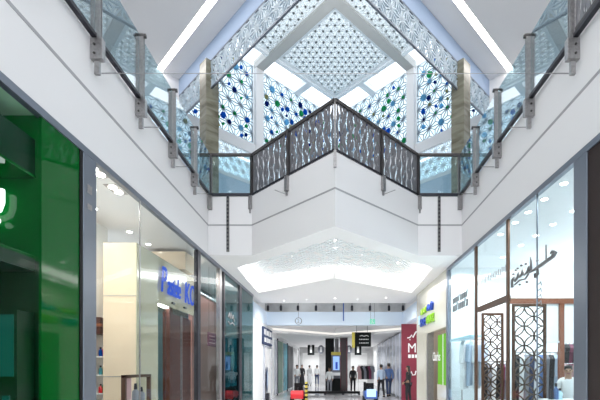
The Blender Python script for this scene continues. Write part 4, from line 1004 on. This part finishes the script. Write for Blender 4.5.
def person(x, y, hgt, rot, label, shirt, pants, walk=.0, lean=0.0, arm_fwd=0.0, hair_long=False, robe=False, skin='skin'):
    """faces local -Y before rotation"""
    t = root('person', (x, y, 0), label, 'person'); t['_o'] = (0, 0, 0)
    k = hgt / 1.72; V = lambda a, b, c: Vector((a, b - lean * max(0, c - .95), c)) * k
    st = walk
    J = [(V(0, 0, .95), (.135 * k, .10 * k)), (V(0, .01, 1.12), (.125 * k, .09 * k)), (V(0, .01, 1.32), (.145 * k, .10 * k)), (V(0, .015, 1.43), (.09 * k, .075 * k)), (V(0, .0, 1.50), .052 * k), (V(0, -.015, 1.56), .072 * k), (V(0, -.02, 1.645), (.078 * k, .092 * k)), (V(0, -.01, 1.70), .05 * k)]
    E = [(0, 1), (1, 2), (2, 3), (3, 4), (4, 5), (5, 6), (6, 7)]
    arms, legs = {}, {}
    for s in (-1, 1):
        b = len(J); sw = st * s
        J += [(V(s * .17, .01, 1.40), .058 * k), (V(s * .215, .02 + .5 * sw * .5, 1.13), .044 * k), (V(s * .21, -.06 - arm_fwd * .25 + sw * .5, .92 + arm_fwd * .2), .032 * k), (V(s * .205, -.09 - arm_fwd * .32 + sw * .55, .86 + arm_fwd * .22), .03 * k)]
        E += [(3, b), (b, b + 1), (b + 1, b + 2), (b + 2, b + 3)]; arms[s] = b
        b = len(J)
        J += [(V(s * .095, 0, .88), .088 * k), (V(s * .10, -.02 - sw * .5, .50), .060 * k), (V(s * .10, .02 - sw * .9, .09), .042 * k), (V(s * .105, -.12 - sw * .9, .045), .038 * k)]
        E += [(0, b), (b, b + 1), (b + 1, b + 2), (b + 2, b + 3)]; legs[s] = b
    body = skin_mesh('body', J, E, M[skin], t)
    # fingers and face features joined to the body mesh
    mb = MB()
    for s in (-1, 1):
        w_ = J[arms[s] + 3][0]; a_ = J[arms[s] + 2][0]; d = (w_ - a_).normalized()
        side = Vector((0, 1, 0)) if abs(d.y) < .8 else Vector((1, 0, 0))
        side = (side - d * side.dot(d)).normalized(); cu = d.cross(side)
        for q, (o, ln) in enumerate(((-.03, .068), (-.01, .078), (.01, .074), (.03, .058))):
            p0 = w_ + side * o * k; p1 = p0 + d * ln * .55 * k; p2 = p0 + d * ln * k + cu * .02 * k * s
            mb.tube([p0, p1, p2], [.0095 * k, .009 * k, .006 * k], 6)
        p0 = w_ - side * .028 * k - d * .03 * k; mb.tube([p0, p0 - side * .03 * k + d * .02 * k, p0 - side * .035 * k + d * .055 * k], [.012 * k, .010 * k, .007 * k], 6)
    hc = V(0, -.02, 1.63)
    mb.tube([hc + Vector((0, -.085, .02)) * k, hc + Vector((0, -.112, -.02)) * k, hc + Vector((0, -.09, -.028)) * k], [.010 * k, .016 * k, .012 * k], 6)
    for s in (-1, 1): mb.ball(tuple(hc + Vector((s * .08, .01, 0)) * k), (.012 * k, .022 * k, .034 * k), 8, 6)
    bm = bmesh.new(); bm.from_mesh(body.data); me2 = bpy.data.meshes.new('x'); me2.from_pydata([tuple(v) for v in mb.v], [], mb.f); bm.from_mesh(me2); bm.to_mesh(body.data); bm.free()
    body.data.polygons.foreach_set('use_smooth', [True] * len(body.data.polygons))
    mb = MB()
    for s in (-1, 1): mb.ball(tuple(hc + Vector((s * .033, -.083, .015)) * k), (.013 * k, .008 * k, .009 * k), 8, 6)
    mb.build('eyes', M['eye'], t, True)
    mb = MB()
    mb.tube([hc + Vector((-.03, -.078, -.058)) * k, hc + Vector((0, -.090, -.060)) * k, hc + Vector((.03, -.078, -.058)) * k], .007 * k, 6); mb.build('mouth', M['burg'], t, True)
    mb = MB(); mb.ball(tuple(hc + Vector((0, .012, .092)) * k), (.086 * k, .098 * k, .046 * k), 14, 10); mb.ball(tuple(hc + Vector((0, .045, .035)) * k), (.088 * k, .072 * k, .088 * k), 14, 10)
    if hair_long: mb.ball(tuple(hc + Vector((0, .06, -.07)) * k), (.085 * k, .06 * k, .15 * k), 12, 8)
    mb.build('hair', M['hair'], t, True)
    g = 1.16
    def sub(ids, ed, extra, gg=g):
        return [(J[i][0], tuple(q * gg for q in J[i][1]) if isinstance(J[i][1], tuple) else J[i][1] * gg) for i in ids], ed
    jj = [(V(0, 0, .84), (.152 * k, .118 * k)), (J[1][0], (.145 * k, .11 * k)), (J[2][0], (.165 * k, .118 * k)), (J[3][0], (.105 * k, .09 * k)), (V(0, .005, 1.465), .062 * k)]; ee = [(0, 1), (1, 2), (2, 3), (3, 4)]
    for s in (-1, 1):
        b = len(jj); a = arms[s]
        jj += [(J[a][0], .07 * k), (J[a + 1][0], .055 * k), (J[a + 2][0], .041 * k)]; ee += [(3, b), (b, b + 1), (b + 1, b + 2)]
    skin_mesh('shirt', jj, ee, M[shirt], t)
    if robe:
        mb = MB(); mb.lathe(tuple(V(0, 0, 0)), [(.24 * k, .08 * k), (.22 * k, .4 * k), (.17 * k, .9 * k), (.15 * k, 1.05 * k)], 16, 1, .75); mb.build('robe', M[pants], t, True)
    else:
        jj = [(J[0][0], (.145 * k, .11 * k))]; ee = []
        for s in (-1, 1):
            b = len(jj); a = legs[s]
            jj += [(J[a][0], .100 * k), (J[a + 1][0], .072 * k), (J[a + 2][0], .058 * k)]; ee += [(0, b), (b, b + 1), (b + 1, b + 2)]
        skin_mesh('trousers', jj, ee, M[pants], t)
    for s in (-1, 1):
        a = legs[s]; q = J[a + 2][0]
        mb = MB(); mb.tube([Vector((q.x, q.y + .05 * k, .05 * k)), Vector((q.x, q.y - .06 * k, .045 * k)), Vector((q.x, q.y - .17 * k, .035 * k))], [.045 * k, .045 * k, .034 * k], 8); mb.build('shoe', M['black'], t, True)
    t.rotation_euler = (0, 0, rot)
    return t
person(X(569.5, 8.5), 8.55, 1.60, .5 * -1, 'salesman with black hair and white shirt behind the counter in the right shop', 'shirt_white', 'navy', 0, .22, .6)
person(X(381, 21.3), 21.3, 1.70, math.pi + .2, 'person in pale blue shirt and black trousers walking away beside the frosted wall', 'ltblue_cloth', 'blackcloth', .22)
person(X(388.7, 21.8), 21.8, 1.76, math.pi + .1, 'taller person in navy clothes walking away beside the frosted wall', 'bluecloth', 'navy', -.22)
person(X(353, 25), 25, 1.62, .1, 'person dressed all in black standing right of the maroon column', 'blackcloth', 'blackcloth', .08)
person(X(407.5, 18.2), 18.0, 1.62, -2.2, 'person with long black hair standing before the maroon hoarding', 'blackcloth', 'blackcloth', .05, 0, .3, True)
person(X(297, 29), 29, 1.72, .3, 'distant person in white top with hands held forward, leftmost in the far hall', 'shirt_white', 'greycloth', .1, 0, .5)
person(X(302, 34), 34, 1.76, .2, 'distant person in black robe near the far left store doorway', 'blackcloth', 'blackcloth', .0, 0, 0, False, True)
person(X(309.5, 35), 35, 1.72, 3.0, 'distant person in long white robe in the far left store doorway', 'shirt_white', 'whitecloth', 0, 0, 0, False, True)
person(X(317, 34.5), 34.5, 1.72, 3.2, 'distant person in white shirt and dark trousers left of the black column', 'shirt_white', 'navy', .15)
person(X(329.5, 23.9), 24.0, 1.55, .0, 'person in white shirt standing in front of the blue screen kiosk', 'shirt_white', 'greycloth', 0, 0, .2)
# clothes racks in the far store, right of the black clad person
yy = 31
rail_of((X(358, yy), X(374, yy)), yy, 1.75, (X(358.4, yy), X(373.6, yy)), 'far clothes rail of dark coats right of the maroon column')
for k, mk in enumerate(('pinkcloth', 'blackcloth', 'greycloth', 'blackcloth', 'burg', 'greycloth')):
    garment(X(359.6 + k * 2.5, yy), yy, 1.69, .36, 1.05, mk, f'coat on the far rail right of the maroon column, {ORD[k]} from the left, {mk.replace("cloth", "").replace("burg", "burgundy")}', 'coats on the far rail')

# ------------------------------------------------------------------ lights
def area(name, loc, sx, sy, power, col=(1, 1, 1), rot=(0, 0, 0)):
    l = bpy.data.lights.new(name, 'AREA'); l.shape = 'RECTANGLE'; l.size = sx; l.size_y = sy; l.energy = power; l.color = col
    o = bpy.data.objects.new(name, l); COL.objects.link(o); o.location = loc; o.rotation_euler = rot; return o
def spot(name, pts, power, col=(1, 1, 1), cone=2.7):
    for p in pts:
        l = bpy.data.lights.new(name, 'SPOT'); l.energy = power / len(pts); l.color = col; l.spot_size = cone; l.spot_blend = .6; l.shadow_soft_size = .02
        o = bpy.data.objects.new(name, l); COL.objects.link(o); o.location = p
spot('left_shop_spot', [(-3.48, 5.85, 4.42), (-3.53, 6.44, 4.42), (-4.3, 7.2, 4.42)], 90, (1, .95, .87))
spot('left_shop_inner_spot', [(-5.4, 10.0, 4.4), (-5.4, 11.0, 4.4), (-5.0, 9.0, 4.42), (-4.6, 10.9, 4.42)], 150, (1, .90, .80))
spot('left_brown_spot', [(-3.6, 10.3, 4.4), (-3.6, 10.9, 4.4)], 60, (1, .93, .9))
spot('left_teal_spot', [(-3.6, 12.3, 4.4), (-3.6, 13.2, 4.4), (-3.9, 14.8, 4.4)], 110, (.85, .95, 1))
spot('green_shop_spot', [(-4.4, 2.2, 4.35), (-3.7, 3.2, 4.35)], 60)
spot('right_shop_spot', [(3.56, 6.22, 4.43), (3.56, 7.37, 4.43), (4.36, 7.32, 4.43), (4.36, 8.68, 4.43), (4.36, 10.4, 4.43), (5.6, 7.5, 4.43), (5.6, 9.8, 4.43)], 420, (.96, .98, 1))
pt = bpy.data.lights.new('right_shop_fill', 'POINT'); pt.energy = 75; pt.shadow_soft_size = .2; pt.color = (.95, .98, 1)  # added lamp, hidden by the pier, to brighten the shop ceiling
po = bpy.data.objects.new('right_shop_fill', pt); COL.objects.link(po); po.location = (6.4, 10.0, 3.3)
pt = bpy.data.lights.new('left_shop_fill', 'POINT'); pt.energy = 11; pt.shadow_soft_size = .12; pt.color = (1, .88, .76)  # added lamp behind the grey pier, warms and lifts the shop ceiling
po = bpy.data.objects.new('left_shop_fill', pt); COL.objects.link(po); po.location = (-3.95, 6.35, 3.0)
for x, y in ((-2.4, 10.9), (2.4, 10.9), (-.7, 9.3), (.7, 9.3)):  # added unseen uplights that brighten the skylight lattice
    l = bpy.data.lights.new('skylight_fill', 'SPOT'); l.energy = 105; l.spot_size = 2.2; l.spot_blend = .8; l.shadow_soft_size = .03
    o = bpy.data.objects.new('skylight_fill', l); COL.objects.link(o); o.location = (x, y, 11.15); o.rotation_euler = Vector((-x * .6, 14.2 - y, 2.2)).to_track_quat('-Z', 'Y').to_euler()
spot('right_window_fill', [(3.7, 9.8, 4.43), (4.2, 10.4, 4.43), (3.7, 11.1, 4.43)], 150, (.92, .97, 1))  # added spots to brighten the interior behind the bluish window
spot('cream_shop_spot', [(4.1, 12.6, 4.3), (4.1, 14.2, 4.3)], 80, (1, .95, .9))
spot('tray_spot', [(0, 10.1, 4.8), (-1.4, 11.8, 4.8), (1.4, 11.8, 4.8), (-2.3, 13.4, 4.8), (2.3, 13.4, 4.8)], 620, (1, .985, .97))
spot('walkway_spot', [(0, 16.6, 4.43), (-1.2, 16.9, 4.43), (.95, 16.9, 4.43), (-2.2, 17.2, 4.43), (2.1, 16.5, 4.43)], 420, (1, .985, .97))
spot('hall_spot', [(-2, 20.6, 3.9), (0, 21.5, 3.9), (2, 20.6, 3.9)], 100, (.95, .98, 1))
spot('far_hall_spot', [(-1.8, 27, 3.38), (1.8, 27, 3.38), (-1.8, 32, 3.38), (1.8, 32, 3.38), (-2.6, 35, 3.38), (0, 35, 3.38), (2.6, 35, 3.38)], 760, (.97, .98, 1))  # the row nearest the store is added to brighten its wall
spot('store_spot', [(-2.2, 39, 3.4), (2.2, 39, 3.4), (-2.2, 42, 3.4), (2.2, 42, 3.4)], 480)
spot('void_spot', [(-1.5, 18.6, 5.35), (1.5, 18.6, 5.35)], 50)

w = bpy.data.worlds.new('world'); S.world = w; w.use_nodes = True
bg = w.node_tree.nodes['Background']; bg.inputs[0].default_value = (.89, .945, 1.0, 1); bg.inputs[1].default_value = 2.1

cam = bpy.data.cameras.new('camera'); cam.sensor_width = 36; cam.lens = 24; cam.clip_end = 200
cam.shift_x = (300 - VX) / 600; cam.shift_y = (VY - 200) / 600
co = bpy.data.objects.new('camera', cam); COL.objects.link(co); co.location = (0, 0, EYE); co.rotation_euler = (math.pi / 2, 0, 0); S.camera = co
S.view_settings.view_transform = 'Standard'; S.view_settings.look = 'None'; S.view_settings.gamma = 1; S.view_settings.exposure = 0.38
S.cycles.max_bounces = 10; S.cycles.diffuse_bounces = 5; S.cycles.transparent_max_bounces = 24; S.cycles.sample_clamp_indirect = 6
for o in bpy.data.objects:
    if '_o' in o: del o['_o']
